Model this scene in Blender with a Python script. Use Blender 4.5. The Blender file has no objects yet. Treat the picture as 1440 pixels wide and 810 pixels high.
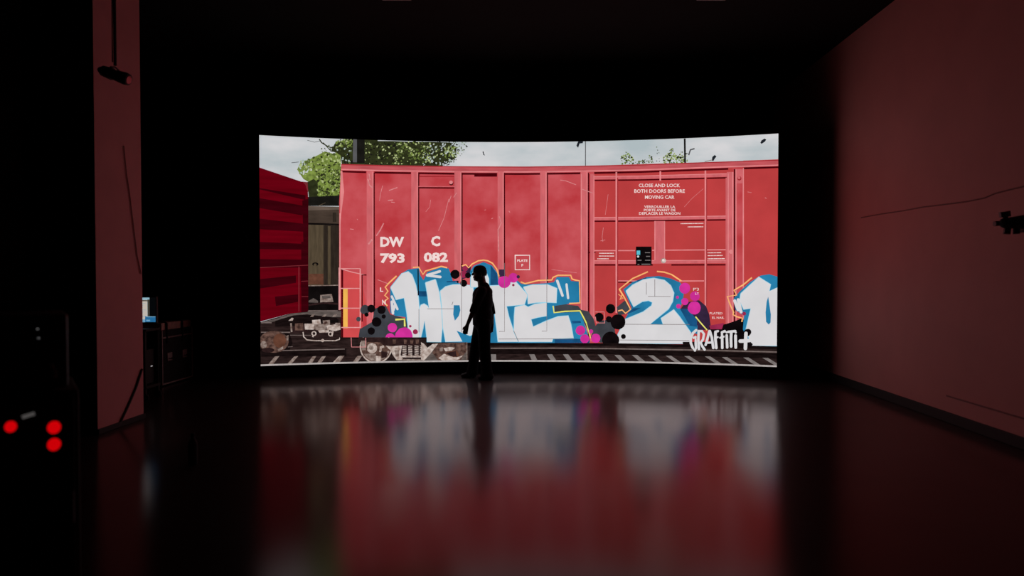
import bpy, bmesh, math, random
from mathutils import Vector, Matrix
from mathutils.geometry import tessellate_polygon

random.seed(11)
S = bpy.context.scene
COL = S.collection
PI = math.pi

# ------------------------------------------------------------------ basics
def lin(c):
    c = c / 255.0
    return c / 12.92 if c <= 0.04045 else ((c + 0.055) / 1.055) ** 2.4

def rgb(r, g, b):
    return (lin(r), lin(g), lin(b), 1.0)

def tag(o, label=None, cat=None, group=None, kind=None):
    if label: o['label'] = label
    if cat: o['category'] = cat
    if group: o['group'] = group
    if kind: o['kind'] = kind
    return o

def empty(name, loc=(0, 0, 0), rz=0.0):
    o = bpy.data.objects.new(name, None)
    COL.objects.link(o)
    o.location = loc
    o.rotation_euler = (0, 0, rz)
    return o

def material(name, col, rough=0.6, metal=0.0, spec=0.5, noise=0.0, nscale=6.0, bump=0.0, emit=None, estr=1.0, coat=0.0):
    m = bpy.data.materials.new(name)
    m.use_nodes = True
    nt = m.node_tree
    b = nt.nodes['Principled BSDF']
    b.inputs['Base Color'].default_value = col
    b.inputs['Roughness'].default_value = rough
    b.inputs['Metallic'].default_value = metal
    b.inputs['Specular IOR Level'].default_value = spec
    b.inputs['Coat Weight'].default_value = coat
    if noise or bump:
        tc = nt.nodes.new('ShaderNodeTexCoord')
        nz = nt.nodes.new('ShaderNodeTexNoise')
        nz.inputs['Scale'].default_value = nscale
        nz.inputs['Detail'].default_value = 6.0
        nt.links.new(tc.outputs['Object'], nz.inputs['Vector'])
        if noise:
            rp = nt.nodes.new('ShaderNodeValToRGB')
            rp.color_ramp.elements[0].position = 0.3
            rp.color_ramp.elements[1].position = 0.7
            rp.color_ramp.elements[0].color = tuple(c * (1 - noise) for c in col[:3]) + (1,)
            rp.color_ramp.elements[1].color = tuple(min(1, c * (1 + noise)) for c in col[:3]) + (1,)
            nt.links.new(nz.outputs['Fac'], rp.inputs['Fac'])
            nt.links.new(rp.outputs['Color'], b.inputs['Base Color'])
        if bump:
            bp = nt.nodes.new('ShaderNodeBump')
            bp.inputs['Strength'].default_value = bump
            bp.inputs['Distance'].default_value = 0.01
            nt.links.new(nz.outputs['Fac'], bp.inputs['Height'])
            nt.links.new(bp.outputs['Normal'], b.inputs['Normal'])
    if emit:
        b.inputs['Emission Color'].default_value = emit
        b.inputs['Emission Strength'].default_value = estr
    return m

class MB:
    """collects shapes, builds ONE mesh object"""
    def __init__(self):
        self.bm = bmesh.new()
    def _bevel(self, geom_verts, w, seg=2):
        edges = set()
        for v in geom_verts:
            for e in v.link_edges: edges.add(e)
        bmesh.ops.bevel(self.bm, geom=list(edges), offset=w, segments=seg, affect='EDGES', profile=0.5)
    def box(self, lo, hi, bev=0.0, rot=None, mi=0, seg=2):
        c = [(a + b) / 2 for a, b in zip(lo, hi)]
        s = [abs(b - a) for a, b in zip(lo, hi)]
        M = Matrix.Translation(c) @ (rot.to_4x4() if rot is not None else Matrix.Identity(4)) @ Matrix.Diagonal((*s, 1))
        r = bmesh.ops.create_cube(self.bm, size=1.0, matrix=M)
        fs = set()
        for v in r['verts']:
            for f in v.link_faces: fs.add(f)
        for f in fs: f.material_index = mi
        if bev: self._bevel(r['verts'], bev, seg)
        return self
    def cone(self, p0, p1, r0, r1=None, n=20, caps=True):
        p0, p1 = Vector(p0), Vector(p1)
        r1 = r0 if r1 is None else r1
        d = p1 - p0
        q = Vector((0, 0, 1)).rotation_difference(d.normalized())
        M = Matrix.Translation((p0 + p1) / 2) @ q.to_matrix().to_4x4()
        bmesh.ops.create_cone(self.bm, cap_ends=caps, segments=n, radius1=r0, radius2=r1, depth=d.length, matrix=M)
        return self
    def ell(self, c, r, rot=None, u=20, v=12):
        M = Matrix.Translation(c) @ (rot.to_4x4() if rot is not None else Matrix.Identity(4)) @ Matrix.Diagonal((*r, 1))
        bmesh.ops.create_uvsphere(self.bm, u_segments=u, v_segments=v, radius=1.0, matrix=M)
        return self
    def capsule(self, p0, r0, p1, r1, n=16):
        self.cone(p0, p1, r0, r1, n)
        self.ell(p0, (r0, r0, r0), u=n, v=10)
        self.ell(p1, (r1, r1, r1), u=n, v=10)
        return self
    def tube(self, pts, r, n=8):
        pts = [Vector(p) for p in pts]
        rings = []
        for i, p in enumerate(pts):
            if i == 0: d = pts[1] - p
            elif i == len(pts) - 1: d = p - pts[i - 1]
            else: d = pts[i + 1] - pts[i - 1]
            q = Vector((0, 0, 1)).rotation_difference(d.normalized())
            rings.append([self.bm.verts.new(p + q @ Vector((r * math.cos(a), r * math.sin(a), 0)))
                          for a in [2 * PI * k / n for k in range(n)]])
        for a, b in zip(rings, rings[1:]):
            for k in range(n):
                self.bm.faces.new((a[k], a[(k + 1) % n], b[(k + 1) % n], b[k]))
        self.bm.faces.new(rings[0][::-1]); self.bm.faces.new(rings[-1])
        return self
    def lathe(self, c, prof, n=24):
        c = Vector(c)
        rings = [[self.bm.verts.new(c + Vector((r * math.cos(2 * PI * k / n), r * math.sin(2 * PI * k / n), z))) for k in range(n)] for r, z in prof]
        for a, b in zip(rings, rings[1:]):
            for k in range(n):
                self.bm.faces.new((a[k], a[(k + 1) % n], b[(k + 1) % n], b[k]))
        self.bm.faces.new(rings[0][::-1]); self.bm.faces.new(rings[-1])
        return self
    def build(self, name, mat, parent=None, smooth=False):
        bmesh.ops.recalc_face_normals(self.bm, faces=self.bm.faces)
        me = bpy.data.meshes.new(name)
        self.bm.to_mesh(me); self.bm.free()
        for m in (mat if isinstance(mat, list) else [mat]): me.materials.append(m)
        if smooth:
            for p in me.polygons: p.use_smooth = True
        o = bpy.data.objects.new(name, me)
        COL.objects.link(o)
        if parent is not None: o.parent = parent
        return o

def remeshed(mb, name, mat, parent, voxel, it=6, fac=0.5):
    """weld overlapping shapes of mb into one continuous smooth surface"""
    o = mb.build(name, mat, None)
    r = o.modifiers.new('weld', 'REMESH'); r.mode = 'VOXEL'; r.voxel_size = voxel
    s = o.modifiers.new('soft', 'SMOOTH'); s.factor = fac; s.iterations = it
    dg = bpy.context.evaluated_depsgraph_get()
    dg.update()
    me = bpy.data.meshes.new_from_object(o.evaluated_get(dg))
    o.modifiers.clear()
    old = o.data
    o.data = me
    bpy.data.meshes.remove(old)
    me.name = name
    if not me.materials: me.materials.append(mat)
    for p in me.polygons: p.use_smooth = True
    o.parent = parent
    return o

# ------------------------------------------------------------------ camera
F = 900.0                    # focal length in pixels of a 1440 wide frame
PITCH = math.atan(17 / F)
HC = 1.62
cam = bpy.data.objects.new('camera', bpy.data.cameras.new('camera'))
COL.objects.link(cam)
cam.location = (0, 0, HC)
cam.rotation_euler = (PI / 2 - PITCH, 0, 0)
cam.data.sensor_width = 36.0
cam.data.lens = F / 1440 * 36.0
cam.data.clip_start = 0.05
cam.data.dof.use_dof = True
cam.data.dof.focus_distance = 10.2
cam.data.dof.aperture_fstop = 0.9
S.camera = cam

def ray(px, py):
    a, b = px - 720.0, 405.0 - py
    return Vector((a, F * math.cos(PITCH) + b * math.sin(PITCH), -F * math.sin(PITCH) + b * math.cos(PITCH))).normalized()

def at_y(px, py, y):
    d = ray(px, py)
    return Vector((0, 0, HC)) + d * (y / d.y)

AX = Vector((0.0478, 1.0, 0)).normalized()        # the room's long axis
AXN = Vector((AX.y, -AX.x, 0))                    # to the right of it
def on_plane(px, py, p0):
    d = ray(px, py)
    t = (Vector(p0) - Vector((0, 0, HC))).dot(AXN) / d.dot(AXN)
    return Vector((0, 0, HC)) + d * t

ROOM = math.atan2(-AX.x, AX.y)                    # rotation about z of the room

# ------------------------------------------------------------------ materials
M_floor = material('dark polished concrete', (0.022, 0.011, 0.011, 1), rough=0.13, spec=0.5, noise=0.25, nscale=1.3)
nt = M_floor.node_tree
fb = nt.nodes['Principled BSDF']
tc = nt.nodes.new('ShaderNodeTexCoord'); n2 = nt.nodes.new('ShaderNodeTexNoise')
n2.inputs['Scale'].default_value = 0.9; n2.inputs['Detail'].default_value = 5
mr = nt.nodes.new('ShaderNodeMapRange')
mr.inputs['From Min'].default_value = 0.3; mr.inputs['From Max'].default_value = 0.7
mr.inputs['To Min'].default_value = 0.15; mr.inputs['To Max'].default_value = 0.20
nt.links.new(tc.outputs['Object'], n2.inputs['Vector']); nt.links.new(n2.outputs['Fac'], mr.inputs['Value'])
# polished sealer: a short-tailed glossy layer over the dark slab, by Fresnel
gl = nt.nodes.new('ShaderNodeBsdfGlossy'); gl.distribution = 'BECKMANN'; gl.inputs['Color'].default_value = (1.0, 0.86, 0.85, 1)
fr = nt.nodes.new('ShaderNodeFresnel'); fr.inputs['IOR'].default_value = 1.46
mx = nt.nodes.new('ShaderNodeMixShader'); df = nt.nodes.new('ShaderNodeBsdfDiffuse')
src = fb.inputs['Base Color'].links[0].from_socket
nt.links.new(src, df.inputs['Color'])
nt.links.new(mr.outputs['Result'], gl.inputs['Roughness'])
nt.links.new(fr.outputs['Fac'], mx.inputs['Fac'])
g2 = nt.nodes.new('ShaderNodeBsdfGlossy'); g2.distribution = 'GGX'; g2.inputs['Roughness'].default_value = 0.38
g2.inputs['Color'].default_value = (0.95, 0.80, 0.78, 1)
m2 = nt.nodes.new('ShaderNodeMixShader'); m2.inputs['Fac'].default_value = 0.28
nt.links.new(gl.outputs['BSDF'], m2.inputs[1]); nt.links.new(g2.outputs['BSDF'], m2.inputs[2])
nt.links.new(df.outputs['BSDF'], mx.inputs[1]); nt.links.new(m2.outputs['Shader'], mx.inputs[2])
nt.links.new(mx.outputs['Shader'], nt.nodes['Material Output'].inputs['Surface'])
nt.nodes.remove(fb)

M_wall = material('salmon painted wall', (0.76, 0.34, 0.31, 1), rough=0.65, noise=0.05, nscale=1.5, bump=0.05)
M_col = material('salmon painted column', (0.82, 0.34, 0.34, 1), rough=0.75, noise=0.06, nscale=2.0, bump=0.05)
M_colfront = material('shaded column body', (0.012, 0.012, 0.012, 1), rough=0.9, noise=0.2, nscale=3)  # shade of the column's unlit front, put into the colour as black
M_black = material('black paint', (0.006, 0.006, 0.0055, 1), rough=0.9, spec=0.2, noise=0.2, nscale=2.0)
M_blackbase = material('black baseboard', (0.012, 0.011, 0.011, 1), rough=0.7, noise=0.15, nscale=5)
M_frame = material('black LED frame', (0.008, 0.008, 0.008, 1), rough=0.85, spec=0.2, noise=0.2, nscale=8)
M_gear = material('black powder coat', (0.014, 0.013, 0.013, 1), rough=0.7, noise=0.2, nscale=20)
M_plastic = material('black plastic', (0.012, 0.012, 0.013, 1), rough=0.45, noise=0.15, nscale=30)
M_rubber = material('black rubber', (0.01, 0.01, 0.01, 1), rough=0.85, noise=0.2, nscale=30)
M_metal = material('worn aluminium', (0.5, 0.42, 0.40, 1), rough=0.5, metal=0.2, noise=0.2, nscale=25)
M_case = material('black laminated plywood', (0.018, 0.016, 0.016, 1), rough=0.6, noise=0.25, nscale=12)
M_lid = material('tan plywood', (0.75, 0.48, 0.40, 1), rough=0.7, noise=0.2, nscale=10)
M_label = material('self-lit paper label', (0.75, 0.73, 0.70, 1), rough=0.7, noise=0.05, nscale=40, emit=(0.6, 0.58, 0.56, 1), estr=0.10)  # paper with a faint added glow in place of light falling on it
M_red = material('lit red lamp', (0.4, 0.01, 0.01, 1), rough=0.4, noise=0.05, nscale=30, emit=(0.58, 0.0, 0.002, 1), estr=1.0)
M_whiteled = material('lit white lamp', (0.4, 0.4, 0.4, 1), rough=0.4, noise=0.02, nscale=30, emit=(0.8, 0.8, 0.8, 1), estr=0.35)
M_cable = material('dark grey cable', (0.02, 0.016, 0.016, 1), rough=0.6, noise=0.1, nscale=30)
M_wallcable = material('painted conduit', (0.34, 0.15, 0.14, 1), rough=0.7, noise=0.1, nscale=20)
M_glass = material('lamp lens', (0.03, 0.03, 0.03, 1), rough=0.08, noise=0.02, nscale=10, coat=1.0)
M_white = material('white enamel', (0.6, 0.6, 0.6, 1), rough=0.5, noise=0.05, nscale=10)
M_skin = material('skin', (0.10, 0.06, 0.045, 1), rough=0.55, noise=0.1, nscale=30)
M_shirt = material('black cotton', (0.011, 0.010, 0.012, 1), rough=0.95, spec=0.1, noise=0.25, nscale=60, bump=0.2)
M_trouser = material('black trousers', (0.010, 0.010, 0.011, 1), rough=0.95, spec=0.1, noise=0.25, nscale=50, bump=0.2)
M_cap = material('dark navy cap', (0.012, 0.012, 0.022, 1), rough=0.9, spec=0.1, noise=0.2, nscale=60)
M_shoe = material('black shoe', (0.012, 0.011, 0.011, 1), rough=0.7, noise=0.2, nscale=40)
M_hair = material('dark hair', (0.012, 0.009, 0.008, 1), rough=0.8, noise=0.3, nscale=80)

# ------------------------------------------------------------------ room shell
Z_CEIL = 5.14
o = MB().box((-9, -3.2, -0.2), (7, 13.2, 0)).build('floor', M_floor); tag(o, kind='structure')
o = MB().box((-9, -3.2, Z_CEIL), (7, 13.2, Z_CEIL + 0.2)).build('ceiling', M_black); tag(o, kind='structure')
o = MB().box((-9, 12.6, 0), (7, 12.8, Z_CEIL)).build('wall_back', M_black); tag(o, kind='structure')
o = MB().box((-7.6, -3.0, 0), (-7.4, 12.6, Z_CEIL)).build('wall_left', M_black); tag(o, kind='structure')
o = MB().box((-9, -3.2, 0), (7, -3.0, Z_CEIL)).build('wall_front', M_black); tag(o, kind='structure')
WP = Vector((4.83, 7.04, 0))
o = MB().box((0, -10.2, 0), (0.2, 5.5, Z_CEIL)).build('wall_right', M_wall)
o.location = WP; o.rotation_euler = (0, 0, ROOM); tag(o, kind='structure')
o = MB().box((-0.025, -10.0, 0), (0.0, 5.5, 0.115), bev=0.006).build('baseboard_right', M_blackbase)
o.location = WP; o.rotation_euler = (0, 0, ROOM); tag(o, kind='structure')

# column on the left: its inner side catches the screen's light
CP = Vector((-4.23, 6.51, 0))
o = MB().box((-0.75, 0.004, 0), (-0.004, 0.75, Z_CEIL)).build('trim_1', M_colfront)  # body coloured dark as if in shade; only the inner face is salmon
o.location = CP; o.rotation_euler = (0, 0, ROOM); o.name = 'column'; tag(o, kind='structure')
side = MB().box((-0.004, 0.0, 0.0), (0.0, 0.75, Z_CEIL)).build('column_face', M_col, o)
sk = MB().box((0.0, -0.012, 0), (0.02, 0.762, 0.055), bev=0.004).build('baseboard', M_blackbase, o)

# ------------------------------------------------------------------ the LED wall
D_L, D_R = 10.11, 10.0
PL = Vector(((366 - 720) / F * D_L, D_L)); PR = Vector(((1093 - 720) / F * D_R, D_R))
chord = PR - PL
T2 = chord.normalized(); N2 = Vector((T2.y, -T2.x))              # N2 points to the camera
SAG = 0.585
half = chord.length / 2
RAD = (half ** 2 + SAG ** 2) / (2 * SAG)
CEN = (PL + PR) / 2 + N2 * (RAD - SAG)
S_MAX = RAD * math.asin(half / RAD)
Z0, Z1 = 0.195, 3.835

def arc(s, off=0.0):
    a = s / RAD
    r = RAD - off
    p = CEN + T2 * (r * math.sin(a)) - N2 * (r * math.cos(a))
    return p

def to_sz(px, py):
    d = ray(px, py)
    d2 = Vector((d.x, d.y)); k = d2.length; u = d2 / k
    b = u.dot(CEN)
    t = b + math.sqrt(max(0, b * b - CEN.dot(CEN) + RAD * RAD))
    p = u * t
    q = p - CEN
    ang = math.atan2(q.dot(T2), -q.dot(N2))
    return RAD * ang, HC + d.z / k * t

NS = 90
DS = 2 * S_MAX / NS
def surf(s, z, off):
    k = min(NS - 1, max(0, int((s + S_MAX) / DS)))
    s0 = -S_MAX + k * DS
    f = (s - s0) / DS
    p = arc(s0, off) * (1 - f) + arc(s0 + DS, off) * f
    return (p.x, p.y, z)

def clip(poly, axis, val, keep_greater):
    out = []
    n = len(poly)
    for i in range(n):
        a, b = poly[i], poly[(i + 1) % n]
        ia = (a[axis] >= val) if keep_greater else (a[axis] <= val)
        ib = (b[axis] >= val) if keep_greater else (b[axis] <= val)
        if ia: out.append(a)
        if ia != ib:
            t = (val - a[axis]) / (b[axis] - a[axis])
            out.append((a[0] + (b[0] - a[0]) * t, a[1] + (b[1] - a[1]) * t))
    return out

# colours of the picture on the screen; every one an emission material with its own fine mottling
PM = {}
def pmat(name, c, var=0.08, scale=3.0, stretch=(1, 1), c2=None):
    m = bpy.data.materials.new('screen ' + name)
    m.use_nodes = True
    nt = m.node_tree
    nt.nodes.clear()
    out = nt.nodes.new('ShaderNodeOutputMaterial')
    em = nt.nodes.new('ShaderNodeEmission')
    uv = nt.nodes.new('ShaderNodeUVMap')
    mp = nt.nodes.new('ShaderNodeMapping')
    mp.inputs['Scale'].default_value = (stretch[0], stretch[1], 1)
    nz = nt.nodes.new('ShaderNodeTexNoise')
    nz.inputs['Scale'].default_value = scale
    nz.inputs['Detail'].default_value = 5
    rp = nt.nodes.new('ShaderNodeValToRGB')
    rp.color_ramp.elements[0].position = 0.34
    rp.color_ramp.elements[1].position = 0.66
    a = rgb(*c)
    b = rgb(*c2) if c2 else tuple(x * (1 + var) for x in a[:3]) + (1,)
    if not c2: a = tuple(x * (1 - var) for x in a[:3]) + (1,)
    rp.color_ramp.elements[0].color = a
    rp.color_ramp.elements[1].color = b
    nt.links.new(uv.outputs['UV'], mp.inputs['Vector'])
    nt.links.new(mp.outputs['Vector'], nz.inputs['Vector'])
    nt.links.new(nz.outputs['Fac'], rp.inputs['Fac'])
    nt.links.new(rp.outputs['Color'], em.inputs['Color'])
    nt.links.new(em.outputs['Emission'], out.inputs['Surface'])
    PM[name] = m

pmat('sky', (174, 186, 190), scale=1.4, stretch=(0.6, 1.4), c2=(212, 211, 213))
pmat('leaf', (116, 134, 62), 0.35, 16)
pmat('leaf_light', (166, 178, 122), 0.2, 12)
pmat('leaf_dark', (44, 48, 26), 0.3, 12)
pmat('leaf_mid', (78, 92, 44), 0.4, 16)
pmat('leaf_pale', (172, 186, 178), 0.15, 12)
pmat('trunk', (24, 23, 20), 0.2, 8)
pmat('pole', (86, 86, 88), 0.1, 8)
pmat('bird', (30, 34, 40), 0.1, 8)
pmat('tan', (98, 84, 74), 0.15, 4, (1, 4))
pmat('tan_dark', (66, 54, 46), 0.2, 4, (1, 4))
pmat('olive', (80, 68, 52), 0.2, 5, (6, 0.8))
pmat('olive_dark', (44, 36, 30), 0.25, 5, (6, 0.8))
pmat('rust', (96, 60, 46), 0.25, 9)
pmat('black', (16, 12, 12), 0.3, 6)
pmat('maroon', (98, 2, 16), 0.14, 3, (0.5, 5))
pmat('maroon_dark', (56, 2, 11), 0.2, 3, (0.5, 5))
pmat('maroon_line', (120, 42, 48), 0.15, 5)
pmat('red', (182, 52, 58), scale=1.7, c2=(202, 88, 94))
pmat('red_warm', (204, 74, 76), 0.10, 2.5)
pmat('red_plain', (186, 62, 63), 0.07, 1.8)
pmat('red_rib', (205, 100, 105), 0.10, 4, (3, 0.8))
pmat('red_light', (224, 132, 134), 0.10, 5)
pmat('red_dark', (74, 3, 11), 0.2, 5)
pmat('red_mid', (160, 40, 46), 0.1, 3)
pmat('red_top', (190, 84, 90), 0.14, 5, (0.6, 3))
pmat('scratch', (214, 132, 134), 0.15, 20)
pmat('ladder', (226, 150, 150), 0.12, 10)
pmat('gold', (236, 178, 84), 0.08, 6)
pmat('white', (214, 212, 214), 0.05, 1.6)
pmat('text', (238, 214, 210), 0.05, 8)
pmat('blue', (38, 122, 164), 0.16, 2.2)
pmat('blue_dark', (24, 78, 122), 0.25, 4)
pmat('blue_edge', (150, 206, 226), 0.08, 6)
pmat('slate', (62, 64, 70), 0.2, 4)
pmat('ink', (14, 9, 11), 0.3, 6)
pmat('plum', (52, 36, 60), 0.25, 6)
pmat('magenta', (206, 48, 150), 0.12, 5)
pmat('wine', (150, 40, 76), 0.15, 8)
pmat('orange', (246, 178, 112), 0.10, 8)
pmat('lime', (226, 222, 110), 0.10, 8)
pmat('teal', (92, 186, 204), 0.1, 10)
pmat('hair_line', (120, 108, 108), 0.1, 8)
pmat('ground', (40, 28, 27), 0.45, 6, (1, 5))
pmat('ground_dark', (22, 14, 14), 0.4, 6, (1, 5))
pmat('gravel', (92, 82, 78), 0.3, 9, (1, 4))
pmat('sleeper', (122, 114, 112), 0.15, 12)
pmat('rail', (176, 168, 166), 0.1, 6, (4, 1))
pmat('rail_dim', (112, 98, 94), 0.15, 6, (4, 1))
pmat('steel', (150, 128, 118), scale=18, c2=(208, 194, 186))
pmat('steel_mid', (104, 84, 76), scale=18, c2=(156, 140, 132))
pmat('iron', (56, 38, 34), scale=18, c2=(112, 84, 74))
pmat('iron_dark', (44, 28, 28), 0.3, 12)
PNAMES = list(PM)
PIDX = {n: i for i, n in enumerate(PNAMES)}

class Layer:
    STEP = 2.5e-5
    base = 0.0
    def __init__(self):
        self.off = Layer.base
        self.k = 0
        self.v = []; self.f = []; self.m = []; self.uv = []
    def tri(self, pts, mat, off):
        """pts convex in s,z"""
        p = pts
        for ax, lo, hi in ((0, -S_MAX, S_MAX), (1, Z0, Z1)):
            p = clip(p, ax, lo, True)
            if len(p) < 3: return
            p = clip(p, ax, hi, False)
            if len(p) < 3: return
        smin = min(q[0] for q in p); smax = max(q[0] for q in p)
        k0 = int((smin + S_MAX) / DS + 1e-7); k1 = int((smax + S_MAX) / DS - 1e-7)
        for k in range(max(0, k0), min(NS - 1, k1) + 1):
            q = p
            if k > k0: q = clip(q, 0, -S_MAX + k * DS, True)
            if len(q) >= 3 and k < k1: q = clip(q, 0, -S_MAX + (k + 1) * DS, False)
            if len(q) < 3: continue
            r = []
            for a in q:
                if not r or (abs(a[0] - r[-1][0]) + abs(a[1] - r[-1][1])) > 1e-6: r.append(a)
            if len(r) > 2 and (abs(r[0][0] - r[-1][0]) + abs(r[0][1] - r[-1][1])) < 1e-6: r.pop()
            if len(r) < 3: continue
            ar = sum(r[i][0] * r[(i + 1) % len(r)][1] - r[(i + 1) % len(r)][0] * r[i][1] for i in range(len(r)))
            if abs(ar) < 1e-9: continue
            if ar < 0: r = r[::-1]
            b = len(self.v)
            s0 = -S_MAX + k * DS
            pa, pb = arc(s0, off), arc(s0 + DS, off)
            for a in r:
                f = (a[0] - s0) / DS
                c = pa * (1 - f) + pb * f
                self.v.append((c.x, c.y, a[1])); self.uv.append(a)
            self.f.append(list(range(b, b + len(r))))
            self.m.append(PIDX[mat])
    def sz_poly(self, pts, mat):
        self.k += 1
        self.top = max(getattr(self, 'top', 0), min(self.k, 300 + self.k % 60))
        off = self.off + (self.k if self.k < 300 else 300 + self.k % 60) * Layer.STEP
        if len(pts) == 3:
            self.tri(pts, mat, off); return
        for t in tessellate_polygon([[Vector((a[0], a[1], 0)) for a in pts]]):
            self.tri([pts[i] for i in t], mat, off)
    def poly(self, pts, mat, step=14.0):
        d = []
        n = len(pts)
        for i in range(n):
            a, b = pts[i], pts[(i + 1) % n]
            L = math.hypot(b[0] - a[0], b[1] - a[1])
            m = max(1, int(L / step))
            for j in range(m):
                d.append((a[0] + (b[0] - a[0]) * j / m, a[1] + (b[1] - a[1]) * j / m))
        self.sz_poly([to_sz(*p) for p in d], mat)
    def rect(self, x0, y0, x1, y1, mat):
        self.poly([(x0, y0), (x1, y0), (x1, y1), (x0, y1)], mat)
    def circ(self, x, y, r, mat, ry=None, n=18, wob=0.0):
        ry = ry or r
        self.poly([(x + r * (1 + random.uniform(-wob, wob)) * math.cos(2 * PI * i / n), y + ry * (1 + random.uniform(-wob, wob)) * math.sin(2 * PI * i / n)) for i in range(n)], mat, 99)
    def ring(self, x, y, r, w, mat, a0=0.0, a1=2 * PI, n=20):
        self.line([(x + r * math.cos(a0 + (a1 - a0) * i / n), y + r * math.sin(a0 + (a1 - a0) * i / n)) for i in range(n + 1)], w, mat)
    def line(self, pts, w, mat, round_=False):
        """stroke of width w through pts"""
        L, Rr = [], []
        n = len(pts)
        for i in range(n):
            if i == 0: dx, dy = pts[1][0] - pts[0][0], pts[1][1] - pts[0][1]
            elif i == n - 1: dx, dy = pts[i][0] - pts[i - 1][0], pts[i][1] - pts[i - 1][1]
            else:
                ax, ay = pts[i][0] - pts[i - 1][0], pts[i][1] - pts[i - 1][1]
                bx, by = pts[i + 1][0] - pts[i][0], pts[i + 1][1] - pts[i][1]
                la, lb = math.hypot(ax, ay) or 1, math.hypot(bx, by) or 1
                dx, dy = ax / la + bx / lb, ay / la + by / lb
            l = math.hypot(dx, dy) or 1
            nx, ny = -dy / l * w / 2, dx / l * w / 2
            L.append((pts[i][0] + nx, pts[i][1] + ny)); Rr.append((pts[i][0] - nx, pts[i][1] - ny))
        k = self.k
        for i in range(n - 1):
            seg = math.hypot(pts[i + 1][0] - pts[i][0], pts[i + 1][1] - pts[i][1])
            m = max(1, int(seg / 14))
            for j in range(m):
                a, b = j / m, (j + 1) / m
                lp = lambda P, Q, t: (P[0] + (Q[0] - P[0]) * t, P[1] + (Q[1] - P[1]) * t)
                self.k = k
                self.sz_poly([to_sz(*lp(L[i], L[i + 1], a)), to_sz(*lp(L[i], L[i + 1], b)), to_sz(*lp(Rr[i], Rr[i + 1], b)), to_sz(*lp(Rr[i], Rr[i + 1], a))], mat)
        if round_:
            for p in (pts[0], pts[-1]): self.circ(p[0], p[1], w / 2, mat, n=10)
            if n > 2:
                for p in pts[1:-1]:
                    self.circ(p[0], p[1], w / 2, mat, n=10)
    def text(self, body, cx, cy, w, h, mat, bold=0.03):
        cu = bpy.data.curves.new('t', 'FONT')
        cu.body = body; cu.align_x = 'LEFT'; cu.size = 1.0; cu.offset = bold; cu.resolution_u = 2
        cu.fill_mode = 'FRONT'
        ob = bpy.data.objects.new('t', cu)
        COL.objects.link(ob)
        dg = bpy.context.evaluated_depsgraph_get(); dg.update()
        me = bpy.data.meshes.new_from_object(ob.evaluated_get(dg))
        xs = [v.co.x for v in me.vertices]; ys = [v.co.y for v in me.vertices]
        x0, x1, y0, y1 = min(xs), max(xs), min(ys), max(ys)
        k = self.k
        for p in me.polygons:
            q = [me.vertices[i].co for i in p.vertices]
            self.k = k
            self.sz_poly([to_sz(cx + ((c.x - x0) / (x1 - x0) - 0.5) * w, cy - ((c.y - y0) / (y1 - y0) - 0.5) * h) for c in q], mat)
        bpy.data.objects.remove(ob); bpy.data.meshes.remove(me); bpy.data.curves.remove(cu)
    def build(self, name, parent, label=None):
        Layer.base = self.off + (self.top + 3) * Layer.STEP
        me = bpy.data.meshes.new(name)
        me.from_pydata(self.v, [], self.f)
        used = sorted(set(self.m)); re = {u: i for i, u in enumerate(used)}
        for u in used: me.materials.append(PM[PNAMES[u]])
        me.polygons.foreach_set('material_index', [re[u] for u in self.m])
        ul = me.uv_layers.new(name='UVMap')
        for lp in me.loops: ul.data[lp.index].uv = self.uv[lp.vertex_index]
        o = bpy.data.objects.new(name, me)
        COL.objects.link(o)
        o.parent = parent
        if label: o['label'] = label
        return o

def C(ox, oy, sc):
    """points measured on an enlarged crop of the photograph"""
    return lambda *pts: [(ox + x / sc, oy + y / sc) for x, y in pts]
cA, cB, cC, cD = C(360, 180, 4.5), C(540, 180, 4.5), C(720, 180, 4.5), C(900, 180, 4.5)
cE, cF, cG, cH = C(360, 350, 4.5), C(540, 350, 4.5), C(720, 350, 4.5), C(900, 350, 4.5)
K1, K2, K3 = C(500, 365, 6.75), C(600, 365, 6.75), C(690, 370, 6.75)
K4, K5, K6 = C(780, 380, 6.75), C(860, 375, 6.75), C(975, 380, 6.75)
K7, K8 = C(360, 220, 6.75), C(360, 340, 6.75)
L1, L2, L3, L4 = C(365, 430, 9), C(470, 430, 9), C(580, 440, 9), C(840, 330, 9)
LT, LB, LR = C(410, 185, 9), C(530, 185, 9), C(860, 190, 6)
KC = C(470, 225, 6.75)
LG = C(964, 455, 14.4)

led = empty('led_wall', (arc(0).x, arc(0).y, 0))
tag(led, 'large curved LED screen showing a red graffiti covered freight boxcar beside a railway track', 'screen')
bpy.context.view_layer.update()
LED_INV = led.matrix_world.inverted()

def slab(name, s0, s1, z0, z1, off0, off1, mat, n=60):
    """curved slab between two distances from the screen surface (positive = towards the viewer)"""
    bm = bmesh.new()
    rows = []
    for i in range(n + 1):
        s = s0 + (s1 - s0) * i / n
        a, b = arc(s, off0), arc(s, off1)
        rows.append([bm.verts.new((p.x, p.y, z)) for p, z in ((a, z0), (b, z0), (b, z1), (a, z1))])
    for r, q in zip(rows, rows[1:]):
        for k in range(4):
            bm.faces.new((r[k], r[(k + 1) % 4], q[(k + 1) % 4], q[k]))
    bm.faces.new(rows[0][::-1]); bm.faces.new(rows[-1])
    m = MB(); m.bm.free(); m.bm = bm
    return m.build(name, mat, led)

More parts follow.
